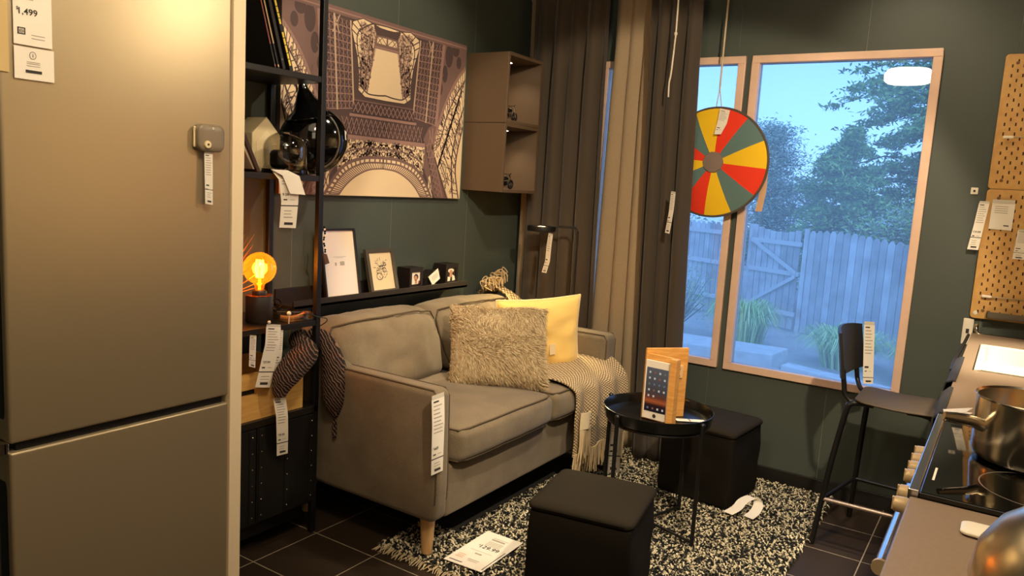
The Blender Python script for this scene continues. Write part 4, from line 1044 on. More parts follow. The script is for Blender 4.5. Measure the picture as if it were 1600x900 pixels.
# yellow
YELM = mat('yellow_velvet', (244, 204, 112), .75, sheen=.3, bump=.05, bump_scale=300)
M, c = frame_xy((.6275, .7746, .0784), (.0158, -.1133, .9934)), Vector((-1.873, 3.160, .690))
t = thing('cushion', c, 'yellow cushion leaning at the far end of the sofa', 'cushion', 'sofa cushions')
M4 = Matrix.Translation(c) @ M
_, f = pillow('cover', M4, .43, .37, .13, YELM, t, 2, wr=.016)
m = MB(); P = [M4 @ f(u, v, 1) for (u, v) in [(i/24, 0) for i in range(25)]+[(1, i/24) for i in range(25)]+[(1-i/24, 1) for i in range(25)]+[(0, 1-i/24) for i in range(25)]]; m.tube(P, .0035, 6); m.build('piping', mat('pale_yellow_edge', (240, 216, 158), .7), t, smooth=True)
m = MB(); S = Sheet([M4 @ Vector((.030, -.03, .079)), M4 @ Vector((.032, -.085, .077))], [M4 @ Vector((.060, -.028, .077)), M4 @ Vector((.062, -.083, .075))]); S.paper(m); m.build('care_label', mat('pale_care_label', (236, 214, 168), .6), t)
# shaggy
FUR = [mat('shaggy_beige', (196, 172, 132), .9), mat('shaggy_pale', (220, 200, 160), .9), mat('shaggy_brown', (156, 132, 96), .9)]  # three fur tones, mixed at random strand by strand
M, c = frame_xy((.8051, .593, .0163), (-.3192, .4099, .8544)), Vector((-1.880, 2.817, .678))
t = thing('cushion', c, 'shaggy beige grey cushion in front of the yellow one on the sofa', 'cushion', 'sofa cushions')
M4 = Matrix.Translation(c) @ M
_, f = pillow('cover', M4, .425, .37, .15, FUR[0], t, 6)
m = MB(); rr = random.Random(17); R3 = M4.to_3x3(); g = Vector((0, 0, -1))
for i in range(44000):
    u, v = rr.random(), rr.random(); side = 1 if rr.random() < .72 else -1
    if rr.random() < .1: u = rr.choice((0.0, 1.0)) if rr.random() < .5 else u; v = v if u in (0.0, 1.0) else rr.choice((0.0, 1.0))
    p = f(u, v, side); e = 1e-3; nrm = (f(min(1, u+e), v, side)-f(max(0, u-e), v, side)).cross(f(u, min(1, v+e), side)-f(u, max(0, v-e), side))
    nrm = (nrm*side).normalized() if nrm.length > 1e-12 else Vector((0, 0, side)); 
    if abs(u-.5) > .49 or abs(v-.5) > .49: nrm = Vector((u-.5, v-.5, .2*side)).normalized()
    ang = noise.noise(Vector((u*3.2, v*3.2, side)))*3.0; sw = Vector((math.cos(ang), math.sin(ang)-.6, 0))
    P0 = M4 @ p; N = R3 @ nrm; SW = R3 @ sw; L = rr.uniform(.016, .030)
    d1 = (N*1.0+SW*.7+Vector((rr.uniform(-.3, .3), rr.uniform(-.3, .3), rr.uniform(-.3, .3)))).normalized(); d2 = (N*.25+SW*1.1+g*.5+Vector((rr.uniform(-.3, .3), rr.uniform(-.3, .3), rr.uniform(-.3, .3)))).normalized()
    w = d1.cross(Vector((rr.uniform(-1, 1), rr.uniform(-1, 1), rr.uniform(-1, 1)))).normalized()*.0009
    q1 = P0+d1*L*.55; q2 = q1+d2*L*.6
    m.add([P0-w, P0+w, q1+w, q1-w, q2], [(0, 1, 2, 3), (3, 2, 4)], rr.choices((0, 1, 2), (5, 3, 3))[0])
o = m.build('shaggy_pile', FUR, t, weld=False); o['kind'] = 'stuff'

# ------------------------------------------------------------------ throw
def throw_mat():
    m = bpy.data.materials.new('herringbone_knit'); m.use_nodes = True; nt = m.node_tree; b = nt.nodes['Principled BSDF']; b.inputs['Roughness'].default_value = .95
    uv = nt.nodes.new('ShaderNodeUVMap'); mp = nt.nodes.new('ShaderNodeMapping'); mp.inputs['Scale'].default_value = (1, 1, 1)
    w1 = nt.nodes.new('ShaderNodeTexWave'); w1.wave_profile = 'TRI'; w1.inputs['Scale'].default_value = 30; w1.inputs['Distortion'].default_value = 1.4; w1.inputs['Detail'].default_value = 1; w1.bands_direction = 'DIAGONAL'
    mp2 = nt.nodes.new('ShaderNodeMapping'); mp2.inputs['Rotation'].default_value = (0, 0, PI/2)
    w2 = nt.nodes.new('ShaderNodeTexWave'); w2.wave_profile = 'TRI'; w2.inputs['Scale'].default_value = 30; w2.inputs['Distortion'].default_value = 1.4; w2.bands_direction = 'DIAGONAL'
    mx = nt.nodes.new('ShaderNodeMath'); mx.operation = 'MULTIPLY'
    r = nt.nodes.new('ShaderNodeValToRGB'); r.color_ramp.elements[0].color = srgb(112, 90, 64); r.color_ramp.elements[1].color = srgb(208, 186, 144); r.color_ramp.elements[0].position = .12; r.color_ramp.elements[1].position = .38
    bp = nt.nodes.new('ShaderNodeBump'); bp.inputs['Strength'].default_value = .6; bp.inputs['Distance'].default_value = .004
    L = nt.links.new; L(uv.outputs[0], mp.inputs[0]); L(mp.outputs[0], w1.inputs['Vector']); L(uv.outputs[0], mp2.inputs[0]); L(mp2.outputs[0], w2.inputs['Vector'])
    L(w1.outputs['Fac'], mx.inputs[0]); L(w2.outputs['Fac'], mx.inputs[1]); L(mx.outputs[0], r.inputs[0]); L(r.outputs[0], b.inputs['Base Color']); L(mx.outputs[0], bp.inputs['Height']); L(bp.outputs['Normal'], b.inputs['Normal'])
    return m
THROW = throw_mat()
def uv_grid(o, nu, nv, su, sv):
    """metric uv on the first (nu+1)*(nv+1) verts of a thick grid"""
    me = o.data; l = me.uv_layers.new(name='UVMap'); W = nv+1; N = (nu+1)*W
    for lp in me.loops:
        i = lp.vertex_index % N; l.data[lp.index].uv = ((i//W)/nu*su, (i % W)/nv*sv)
t = thing('throw_blanket', (-1.8, 3.2, .53), 'fringed cream brown herringbone throw draped over the far seat and front edge', 'throw')
prof = spline([(-2.20, 0, .560), (-2.0, 0, .548), (-1.80, 0, .552), (-1.64, 0, .545), (-1.568, 0, .515), (-1.548, 0, .45), (-1.545, 0, .36), (-1.545, 0, .27), (-1.545, 0, .20)], 8)
def throw_fn(u, v):
    k = u*(len(prof)-1); i = min(int(k), len(prof)-2); p = prof[i].lerp(prof[i+1], k-i)
    y = 2.965+.495*v
    lay = max(0, min(1, (p.z-.5)/.04)); fall = 1-lay
    z = p.z+.040*(v**3)*lay+.006*noise.noise(Vector((p.x*7, y*7, 0)))
    x = p.x+fall*(.010*math.sin(v*19+1)+.008*noise.noise(Vector((y*9, p.z*5, 3)))+.03*v*(p.z < .6))
    y += .03*fall*(v-.5)*(-.6)+.004*math.sin(p.z*30)
    y += lay*.05*(1-v)*max(0, min(1, (-1.62-p.x)/.25))*-1.0
    return (x, y, z)
m = MB(); m.grid(throw_fn, 80, 40, thick=.006); o = m.build('woven_cloth', THROW, t, smooth=True, angle=60, weld=False); uv_grid(o, 80, 40, 1.0, .5)
for p in o.data.polygons: p.use_smooth = True
YARN = mat('cream_yarn', (196, 172, 132), .95)
m = MB(); rr = random.Random(31)
for k in range(44):
    v = (k+.5)/44; p = Vector(throw_fn(1, v)); L = rr.uniform(.09, .125)
    m.tube([p+Vector((.002, 0, .012)), p+Vector((rr.uniform(-.003, .006), rr.uniform(-.004, .004), -L*.5)), p+Vector((rr.uniform(-.004, .008), rr.uniform(-.008, .008), -L))], [.0042, .0045, .003], 5)
o = m.build('fringe', YARN, t, smooth=True); o['kind'] = 'stuff'
# belly band with its own bunch of fringe
m = MB(); m.grid(lambda u, v: (-1.520+.008*math.sin(v*PI), 2.985+.10*v+.012*u*math.sin(v*4), .408-.08*u-.012*v), 10, 12, thick=.003); b = m.build('paper_band', mat('cream_band', (230, 210, 164), .7), t, smooth=True)
m = MB()
for k in range(12):
    y = 2.988+.0085*k; L = rr.uniform(.12, .17); m.tube([(-1.520, y, .325), (-1.519+rr.uniform(0, .006), y+rr.uniform(-.006, .006), .325-L*.5), (-1.519+rr.uniform(0, .01), y+rr.uniform(-.01, .01), .325-L)], [.004, .0045, .003], 5)
m.build('band_fringe', YARN, t, smooth=True)
# end of the throw over the back
def back_fn(u, v): 
    s = [(-2.20, .70), (-2.25, .80), (-2.32, .842), (-2.39, .84), (-2.435, .80)]; k = u*4; i = min(int(k), 3); f = k-i
    return (s[i][0]+(s[i+1][0]-s[i][0])*f, 3.42+.17*v+.01*math.sin(u*9), s[i][1]+(s[i+1][1]-s[i][1])*f+.012*math.sin(v*11+u*3)-.03*v)
m = MB(); m.grid(back_fn, 20, 20, thick=.006); o = m.build('back_fold', THROW, t, smooth=True, weld=False); uv_grid(o, 20, 20, .3, .2)
m = MB()
for k in range(34):
    y = 3.375+.0055*k+rr.uniform(-.01, .01); x = -2.36+rr.uniform(-.03, .03); z0 = .83; z = z0+rr.uniform(.02, .055)+.05*max(0, (y-3.42)/.14)
    m.tube(spline([(x, y, z0), (x+rr.uniform(-.02, .02), y-.015+rr.uniform(-.02, .02), z), (x+.01, y+rr.uniform(-.03, .02), z+rr.uniform(-.01, .02)), (x+.02, y+.01+rr.uniform(-.03, .03), z-rr.uniform(.02, .04))], 4), .003, 5)
m.build('back_fringe', YARN, t, smooth=True)

# ------------------------------------------------------------------ reading lamp
t = thing('floor_lamp', (-1.92, 3.575, 0), 'slim black reading floor lamp with a flat round head over the sofa end', 'floor lamp')
m = MB(); m.tube(spline([(-1.92, 3.575, .02), (-1.92, 3.575, .6), (-1.92, 3.575, 1.12), (-1.922, 3.575, 1.175), (-1.945, 3.573, 1.197), (-2.0, 3.56, 1.196), (-2.08, 3.545, 1.192)], 6), .0065, 10); m.build('lamp_stem', BLACKM, t, smooth=True)
m = MB(); m.lathe([(0, 0), (.10, 0), (.105, .006), (.10, .014), (0, .018)], (-1.92, 3.575, .0), 32); m.build('lamp_base', BLACKM, t, smooth=True)
m = MB(); m.lathe([(.072, -.016), (.076, -.014), (.078, .0), (.076, .012), (.03, .015), (0, .015)], (-2.115, 3.53, 1.182), 36); hd = m.build('lamp_head', BLACKM, t, smooth=True)
m = MB(); m.lathe([(0, -.010), (.068, -.010), (.068, -.0125), (0, -.0125)], (-2.115, 3.53, 1.182), 32); m.build('lamp_diffuser', emat('reading_glow', (255, 214, 150), 9), hd)
price_tag(Sheet([(-2.03, 3.462, 1.165), (-2.036, 3.46, 1.10), (-2.04, 3.462, 1.02), (-2.058, 3.464, .955)], [(-1.998, 3.452, 1.162), (-2.002, 3.45, 1.098), (-2.006, 3.452, 1.018), (-2.024, 3.454, .955)]), 'narrow white tag hanging from the reading lamp head', None, split=.8)

# ------------------------------------------------------------------ curtains
def curtain_mat(name, a, rough=.85, trans=0):
    m = mat(name, a, rough, noise_amt=.12, noise_scale=260, bump=.12, bump_scale=420, sheen=.2); return m
DRK = curtain_mat('dark_brown_drape', (68, 57, 44)); BEI = curtain_mat('beige_drape', (160, 140, 110)); 
RODY = 3.70
def curtain(label, xt, xb, y, amp, folds, mt, zt=2.5, zb=.022, seed=0, taper=1.0, group='window curtains', yb=0):
    c = ((xt[0]+xt[1])/2, y, zt); t = thing('curtain', c, label, 'curtain', group); rr = random.Random(seed)
    ph = [rr.uniform(0, 6) for _ in range(4)]
    def fn(u, v):
        z = zt+(zb-zt)*v; s = v**1.3
        x = (xt[0]+(xt[1]-xt[0])*u)*(1-s)+(xb[0]+(xb[1]-xb[0])*u)*s
        w = math.sin(2*PI*folds*u+ph[0]+.5*math.sin(v*2+ph[1]))+.45*math.sin(2*PI*folds*.53*u+ph[2]+v*1.2)+.25*math.sin(2*PI*folds*1.9*u+ph[3])*v
        top = .45+.55*min(1, v*5)
        return (x+.012*math.sin(2*PI*folds*u*1.0+ph[0]+1.4)*min(1, v*4), y+yb*v+amp*w*top*.6, z)
    m = MB(); m.grid(fn, int(folds*22), 36, thick=.003); m.build('drape', mt, t, smooth=True, angle=0, weld=False)
    m = MB(); m.grid(lambda u, v: (fn(u, 0)[0], fn(u, 0)[1]-.006, zt+.0-.07*v), int(folds*22), 2, thick=.002); m.build('heading_tape', mt, t, smooth=True)
    return t
curtain('dark brown curtain panel nearest the left wall corner', (-2.345, -1.885), (-2.345, -1.83), 3.70, .045, 4.6, DRK, seed=1)
curtain('beige curtain panel between the two dark brown curtains', (-1.885, -1.61), (-1.915, -1.55), 3.775, .026, 3.4, BEI, seed=4)
curtain('dark brown curtain panel overlapping the window and hanging disc', (-1.645, -1.380), (-1.57, -1.315), 3.67, .045, 3.4, DRK, seed=2)
curtain('narrow beige curtain strip in the corner behind the dark panel', (-2.43, -2.36), (-2.435, -2.30), 3.79, .02, 1.2, BEI, seed=8)
t = thing('curtain_rail', (-1.85, RODY, 2.53), 'dark curtain rail high on the window wall', 'curtain rail')
m = MB(); m.box(-2.45, -1.335, 3.64, 3.80, 2.502, 2.53); m.build('rail', BLACKM, t)
for x in (-2.3, -1.4): m = MB(); m.box(x, x+.03, 3.80, WY, 2.505, 2.53); m.build('bracket', BLACKM, t)
m = MB(); m.tube(spline([(-1.462, 3.56, 2.55), (-1.459, 3.56, 2.18), (-1.460, 3.56, 2.13), (-1.466, 3.56, 1.98), (-1.472, 3.56, 1.93), (-1.470, 3.56, 1.865)], 8), .004, 7); m.ball((-1.459, 3.56, 2.16), (.008, .008, .010), 8)
tag(m.build('pull_cord', mat('white_cord', (226, 214, 190), .6), smooth=True), 'white knotted pull cord hanging in front of the dark curtain', 'cord')
price_tag(Sheet([(-1.415, 3.56, 1.418), (-1.418, 3.562, 1.32), (-1.43, 3.564, 1.215)], [(-1.388, 3.55, 1.415), (-1.391, 3.552, 1.32), (-1.403, 3.554, 1.212)]), 'narrow tag hanging low on the dark curtain beside the window', None, split=.75)

# ------------------------------------------------------------------ hanging coloured disc
wx, wy, wz, wr = -1.290, 3.775, 1.572, .266
t = thing('hanging_disc', (wx, wy, wz), 'round cloth disc with yellow, red and teal segments hanging in the window', 'hanging toy')
SEG = [mat('red_cloth', (236, 54, 18), .8), mat('teal_cloth', (92, 120, 116), .8), mat('yellow_cloth', (244, 196, 16), .8)]
m = MB(); n = 12
for k in range(12):
    a0, a1 = math.radians(5+30*k), math.radians(35+30*k); cc = SEG[k % 3]
    vs = []
    for i in range(n+1):
        a = a0+(a1-a0)*i/n
        for (r, b) in ((.045, .012), (.12, .020), (.2, .018), (wr-.004, .006)): vs.append((wx+r*math.sin(a), wy-b, wz+r*math.cos(a)))
    fs = [(i*4+j, i*4+j+1, (i+1)*4+j+1, (i+1)*4+j) for i in range(n) for j in range(3)]
    mm = MB(); mm.add(vs, fs); mm.add([(v[0], 2*wy-v[1], v[2]) for v in vs], [f[::-1] for f in fs]); mm.build('cloth_segment', cc, t, smooth=True)
m = MB(); m.tube([(wx+wr*math.sin(i*PI/36), wy, wz+wr*math.cos(i*PI/36)) for i in range(73)], .007, 8); m.build('rim_binding', mat('grey_brown_binding', (86, 76, 64), .8), t, smooth=True)
m = MB(); m.lathe([(0, -.024), (.050, -.020), (.054, -.012), (.054, .012), (.050, .02), (0, .024)], (wx, wy, wz), 10, axis='y'); m.build('hub', mat('taupe_hub', (132, 114, 102), .8), t)
m = MB(); m.tube([(wx, wy, 2.795), (wx-.004, wy, 1.93)], .0045, 7); m.tube([(wx-.004, wy, 1.93), (wx-.014, wy, wz+wr)], .0025, 6); m.tube([(wx-.004, wy, 1.93), (wx+.014, wy, wz+wr)], .0025, 6); m.build('hanging_cord', mat('beige_cord', (206, 184, 150), .7), t, smooth=True)
price_tag(Sheet([(-1.272, 3.742, 1.832), (-1.277, 3.738, 1.77), (-1.289, 3.736, 1.706)], [(-1.222, 3.742, 1.822), (-1.230, 3.738, 1.76), (-1.255, 3.736, 1.706)]), 'white tag stuck on the top of the coloured hanging disc', None, split=1.0, name='hanging_tag', hook=False, pv=.75)
m = MB(); S = Sheet([(-1.058, 3.80, 1.545), (-1.058, 3.80, 1.44), (-1.07, 3.80, 1.345)], [(-1.026, 3.80, 1.545), (-1.026, 3.80, 1.44), (-1.038, 3.80, 1.345)]); S.paper(m)
tag(m.build('hanging_paper_tag', mat('tan_paper', (206, 168, 128), .7)), 'tan paper tag dangling behind the right rim of the hanging disc', 'paper tag')
# ------------------------------------------------------------------ rug
RX0, RX1, RY0, RY1 = -1.885, -.565, 2.085, 3.81
PILE = [mat('rug_cream', (214, 202, 170), .9), mat('rug_black', (24, 25, 22), .9), mat('rug_grey', (98, 94, 80), .9)]
t = thing('rug', ((RX0+RX1)/2, (RY0+RY1)/2, 0), 'shaggy black and cream speckled rug with short fringe under the sofa front', 'rug')
m = MB(); m.rbox(RX0, RX1, RY0, RY1, .001, .010, .004, n=2); m.build('backing', mat('rug_backing', (40, 38, 33), .9), t)
m = MB(); rr = random.Random(77)
nx, ny = int((RX1-RX0)/.0095), int((RY1-RY0)/.0105)
for i in range(nx):
    for j in range(ny):
        x = RX0+(i+rr.random())*(RX1-RX0)/nx; y = RY0+(j+rr.random())*(RY1-RY0)/ny
        if x < -1.72 and y > 2.35: continue
        a = rr.uniform(0, 2*PI); d = Vector((math.cos(a), math.sin(a), 0)); w = Vector((-d.y, d.x, 0))*rr.uniform(.0024, .0036); L = rr.uniform(.010, .018); h = rr.uniform(.008, .015)
        b = Vector((x, y, .009)); P = [b-d*L*.3, b+d*L*.15+Vector((0, 0, h)), b+d*L*.75+Vector((0, 0, h*.75)), b+d*L*1.05+Vector((0, 0, h*.1))]
        vs = []
        for k, p in enumerate(P): vs += [p-w*(.8, 1, 1, .5)[k], p+w*(.8, 1, 1, .5)[k], p+Vector((0, 0, -.004))]
        ci = rr.choices((0, 1, 2), (46, 44, 10))[0]
        m.add(vs, [(3*q+0, 3*q+1, 3*q+4, 3*q+3) for q in range(3)]+[(3*q+1, 3*q+2, 3*q+5, 3*q+4) for q in range(3)]+[(3*q+2, 3*q+0, 3*q+3, 3*q+5) for q in range(3)], ci)
o = m.build('shaggy_pile', PILE, t, weld=False); o['kind'] = 'stuff'
m = MB()
for k in range(150):
    x = RX0+.004+(RX1-RX0-.008)*k/149; m.tube([(x, RY0+.01, .012), (x+rr.uniform(-.008, .008), RY0-.012, .010), (x+rr.uniform(-.012, .012), RY0-rr.uniform(.02, .04), .003)], [.0028, .003, .0015], 5)
o = m.build('fringe', mat('rug_fringe', (190, 172, 138), .9), t); o['kind'] = 'stuff'
RZ = .0245
# price sheet on the rug
t = thing('price_sheet', (-1.525, 2.28, RZ), 'large white price sheet reading 129.99 lying on the rug by the sofa leg', 'price sheet')
S = Sheet([(-1.612, 2.424, RZ+.003), (-1.606, 2.130, RZ+.003)], [(-1.446, 2.424, RZ+.003), (-1.440, 2.138, RZ+.003)])
m = MB(); S.paper(m); m.build('paper_sheet', PAPER, t)
m = MB()
S.bar(m, .34, .70, .165, .20, 1)
for v in (.13, .25, .285, .32, .355): S.bar(m, .34, .74, v, v+.010, 1)
S.word(m, '$', .25, .43, .035); S.word(m, '129.99', .31, .47, .085, umax=.80); m.build('price_figures', [INK, GREYINK], t); m = MB()
S.bar(m, .2, .78, .56, .566, 1); S.bar(m, .40, .58, .62, .65, 1); S.bar(m, .42, .72, .80, .812, 1); S.bar(m, .45, .7, .84, .85, 1)
for v in (.74, .78, .82): S.bar(m, .1, .3, v, v+.012, 2)
S.bar(m, .08, .42, .93, .945, 0); S.bar(m, .94, .96, .4, .96, 0)
m.build('printed_text', [INK, GREYINK, mat('pale_red_ink', (226, 170, 140), .8)], t)
# ------------------------------------------------------------------ ottomans
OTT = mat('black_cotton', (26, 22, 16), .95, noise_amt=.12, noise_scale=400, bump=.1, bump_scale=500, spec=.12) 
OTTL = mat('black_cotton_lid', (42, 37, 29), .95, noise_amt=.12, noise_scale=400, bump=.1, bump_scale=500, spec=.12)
def ottoman(x, y, rot, label):
    t = thing('ottoman', (0, 0, 0), label, 'ottoman', 'black storage ottomans'); s = .174
    def fb(q):
        n = noise.noise(Vector((q[0]*6+x, q[1]*6, q[2]*11)))*.006; k = 1+.012*math.sin(q[2]*12)
        return (q[0]*k+n*(abs(q[0]) > .1), q[1]*k+n*(abs(q[1]) > .1), q[2])
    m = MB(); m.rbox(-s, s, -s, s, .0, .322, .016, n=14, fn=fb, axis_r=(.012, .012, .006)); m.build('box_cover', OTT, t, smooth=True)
    def fl(q):
        e = (1-(q[0]/.19)**4)*(1-(q[1]/.19)**4); return (q[0], q[1], q[2]+.010*max(0, e)*(q[2] > .33))
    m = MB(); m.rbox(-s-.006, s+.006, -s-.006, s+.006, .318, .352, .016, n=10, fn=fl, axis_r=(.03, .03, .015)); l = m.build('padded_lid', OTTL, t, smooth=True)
    m = MB(); c = [(-s-.005, -s-.005), (s+.005, -s-.005), (s+.005, s+.005), (-s-.005, s+.005)]
    P = []
    for i in range(4):
        a, b = c[i], c[(i+1) % 4]
        for k in range(8): f = .08+.84*k/7; P.append((a[0]+(b[0]-a[0])*f, a[1]+(b[1]-a[1])*f, .336))
    m.tube(P+[P[0]], .003, 6); m.build('lid_piping', OTT, l, smooth=True)
    t.location = (x, y, RZ); t.rotation_euler = (0, 0, math.radians(rot)); return t
ottoman(-1.088, 2.283, 10, 'black fabric storage ottoman in the foreground on the rug')
ottoman(-1.075, 3.476, -5, 'black fabric storage ottoman behind the tray table near the window wall')
t = thing('label_loop', (-.85, 3.29, RZ), 'curled white paper label lying on the rug at the far ottoman corner', 'paper label')
m = MB(); P = spline([(-.90, 3.245, RZ+.006), (-.875, 3.29, RZ+.022), (-.862, 3.33, RZ+.045), (-.83, 3.36, RZ+.062), (-.80, 3.355, RZ+.045), (-.80, 3.31, RZ+.02), (-.815, 3.262, RZ+.006)], 8)
def loopf(u, v): k = u*(len(P)-1); i = min(int(k), len(P)-2); p = P[i].lerp(P[i+1], k-i); return (p.x+(v-.5)*.045, p.y-(v-.5)*.012, p.z)
m.grid(loopf, 40, 3, thick=.0012); m.build('paper_strip', PAPER, t, smooth=True)
# ------------------------------------------------------------------ tray table
tx, ty = -1.14, 2.93
t = thing('tray_table', (tx, ty, RZ), 'round black metal tray table on thin legs beside the throw', 'side table')
m = MB(); m.lathe([(0, .486), (.205, .486), (.214, .490), (.220, .525), (.2225, .530), (.2245, .529), (.2235, .520), (.217, .483), (.207, .478), (0, .478)], (tx, ty, 0), 64); m.build('tray', mat('satin_black', (20, 20, 18), .22), t, smooth=True)
feet = [(-.92, 2.85), (-1.09, 3.15), (-1.388, 3.0), (-1.222, 2.716)]
for k, (x, y) in enumerate(feet):
    m = MB(); m.tube([(x, y, RZ), (x, y, .515)], .0085, 12); m.build('leg', BLACKM, t, smooth=True)
    m = MB(); m.ball((x, y, .518), (.011, .011, .009), 8); m.build('leg_cap', BLACKM, t, smooth=True)
for a, b in ((0, 2), (1, 3)):
    m = MB(); m.tube([(*feet[a], RZ+.012), (*feet[b], RZ+.012)], .006, 8); m.build('cross_bar', BLACKM, t, smooth=True)
m = MB(); m.tube([(tx+.20*math.cos(i*PI/24), ty+.20*math.sin(i*PI/24), .470) for i in range(49)], .006, 8); m.build('support_ring', BLACKM, t, smooth=True)
price_tag(Sheet([(-1.393, 3.03, .455), (-1.395, 3.032, .33), (-1.397, 3.032, .15)], [(-1.345, 3.06, .455), (-1.347, 3.062, .33), (-1.349, 3.062, .15)]), 'white price tag hanging under the black tray table', None)
# tablet holder
TZ = .4865; OAK = wood('oak_veneer', (206, 144, 68), (226, 168, 92), (1.5, 1.5, 12))
p0, pr, p1 = Vector((-1.185, 2.873, TZ)), Vector((-1.062, 2.862, TZ)), Vector((-1.062, 3.02, TZ))
t = thing('tablet_holder', (-1.12, 2.93, TZ), 'folded oak wood display stand holding the tablet on the black tray table', 'tablet stand')
def slabp(a, b, th, z0, z1, side=1):
    d = (b-a).normalized(); n = Vector((d.y, -d.x, 0))*side; m = MB()
    m.prism([a+Vector((0, 0, z0)), b+Vector((0, 0, z0)), b+Vector((0, 0, z1)), a+Vector((0, 0, z1))], n*th); return m
slabp(p0, p1, .012, .0005, .292, -1).build('back_panel', OAK, t, bevel=.001)
slabp(p0+Vector((0, .004, 0)), pr, .012, .0005, .272, -1).build('front_panel', OAK, t, bevel=.001)
d = (pr-p0).normalized(); nf = Vector((d.y, -d.x, 0))
m = MB(); a = pr-d*.006; m.prism([a+nf*.024+Vector((0, 0, .0005)), a+d*.028+nf*.024+Vector((0, 0, .0005)), a+d*.028+nf*.024+Vector((0, 0, .272)), a+nf*.024+Vector((0, 0, .272))], nf*-.036); m.build('edge_strip', OAK, t, bevel=.001)
m = MB(); a = p0.lerp(p1, .70)+Vector((0, 0, .165)); dd = (p1-p0).normalized(); nn = Vector((dd.y, -dd.x, 0))
m.prism([a+nn*.0005, a+dd*.035+nn*.0005, a+dd*.035+Vector((0, 0, .055))+nn*.0005, a+Vector((0, 0, .055))+nn*.0005], nn*.006); k = m.build('fixing_plate', mat('pale_plate', (214, 178, 128), .4), t, bevel=.002)
m = MB()
for z in (.012, .040): c = a+dd*.017+nn*.007+Vector((0, 0, z)); m.ball(c, (.004, .004, .006), 8)
m.build('screws', INK, k)
q0 = p0+d*.004+nf*.003; q1 = pr-d*.008+nf*.003
t = thing('tablet', q0.lerp(q1, .5), 'white tablet showing a screen of app icons in the oak stand', 'tablet')
W = (q1-q0).length; H = .242; zb = .008
def T(u, v, k=0): return q0+d*(W*u)+Vector((0, 0, zb+H*v))+nf*k
m = MB(); m.add([T(0, 0), T(1, 0), T(1, 1), T(0, 1), T(0, 0, .007), T(1, 0, .007), T(1, 1, .007), T(0, 1, .007)], [(3, 2, 1, 0), (4, 5, 6, 7), (0, 1, 5, 4), (1, 2, 6, 5), (2, 3, 7, 6), (3, 0, 4, 7)]); m.build('tablet_body', mat('white_bezel', (232, 222, 204), .25), t, bevel=.0015)
SCR = bpy.data.materials.new('screen_glow'); SCR.use_nodes = True; nt = SCR.node_tree; nt.nodes.remove(nt.nodes['Principled BSDF'])
tc = nt.nodes.new('ShaderNodeTexCoord'); sx = nt.nodes.new('ShaderNodeSeparateXYZ'); rp = nt.nodes.new('ShaderNodeValToRGB'); em = nt.nodes.new('ShaderNodeEmission'); em.inputs['Strength'].default_value = .42
rp.color_ramp.elements[0].color = srgb(40, 34, 40); rp.color_ramp.elements[1].color = srgb(108, 104, 104)
for p_, c_ in ((.16, (60, 36, 34)), (.24, (190, 96, 48)), (.33, (120, 64, 44)), (.45, (84, 74, 72))): e = rp.color_ramp.elements.new(p_); e.color = srgb(*c_)
nt.links.new(tc.outputs['Generated'], sx.inputs[0]); nt.links.new(sx.outputs[2], rp.inputs[0]); nt.links.new(rp.outputs[0], em.inputs[0]); nt.links.new(em.outputs[0], nt.nodes['Material Output'].inputs[0])
m = MB(); m.add([T(.07, .13, .0075), T(.93, .13, .0075), T(.93, .88, .0075), T(.07, .88, .0075)], [(0, 1, 2, 3)]); s = m.build('screen', SCR, t)
ICO = [emat('icon_white', (220, 214, 200), .42), emat('icon_blue', (120, 140, 150), .35), emat('icon_green', (130, 140, 116), .35), emat('icon_red', (170, 110, 84), .35)]
rr = random.Random(8)
rows = [(.80, 4), (.70, 4), (.60, 4), (.50, 4), (.40, 2), (.19, 4)]
for v, n in rows:
    for i in range(n):
        u = .16+.20*i; m = MB(); m.add([T(u+.015, v-.017, .0078), T(u+.085, v-.017, .0078), T(u+.085, v+.017, .0078), T(u+.015, v+.017, .0078)], [(0, 1, 2, 3)]); m.build('app_icon', rr.choices(ICO, (4, 2, 2, 2))[0], s)
m = MB(); m.add([T(.5+.07*math.cos(i*PI/10), .065+.034*math.sin(i*PI/10), .0078) for i in range(20)], [tuple(range(20))]); m.build('home_button', INK, t)
m = MB(); S = Sheet([(-1.075, 2.955, TZ+.004), (-1.055, 2.93, TZ+.004)], [(-.975, 3.02, TZ+.004), (-.955, 2.995, TZ+.004)]); S.paper(m)
t = thing('loose_tag', (-1.02, 2.97, TZ), 'white paper tag lying flat on the tray behind the tablet', 'price tag'); m.build('paper_strip', PAPER, t)
m = MB(); S.bar(m, .45, .49, 0, 1, 0); S.bar(m, .1, .35, .4, .5, 1); m.build('printed_text', [INK, GREYINK], t)

# ------------------------------------------------------------------ bar stool
t = thing('bar_stool', (-.30, 3.42, 0), 'black bar stool with backrest in front of the window at the counter', 'bar stool')
SEATM = mat('stool_seat', (72, 60, 46), .6, spec=.25)
def sf(q): x, y, z = q; return (x, y, z-.010*math.sin(PI*max(0, min(1, (x+.45)/.33)))-.012*max(0, (x+.20)/.08)**2*(x > -.20))
m = MB(); m.rbox(-.452, -.128, 3.235, 3.545, .628, .646, .009, n=10, axis_r=(.045, .045, .008), fn=sf); m.build('seat', SEATM, t, smooth=True)
def bf(u, v):
    y = 3.285+.35*u; z = .705+.185*v
    return (-.498-.030*v+.035*(1-(2*u-1)**2)*-1+.02*u, y, z+(.012*(1-(2*u-1)**2)*(1 if v > .5 else -1)))
m = MB(); m.grid(bf, 20, 10, thick=.012); m.build('backrest', mat('stool_black', (24, 22, 20), .45), t, smooth=True, angle=50)
R_ = .0115
def leg(pts): m = MB(); m.tube(spline(pts, 8), R_, 12); m.build('leg', BLACKM, t, smooth=True)
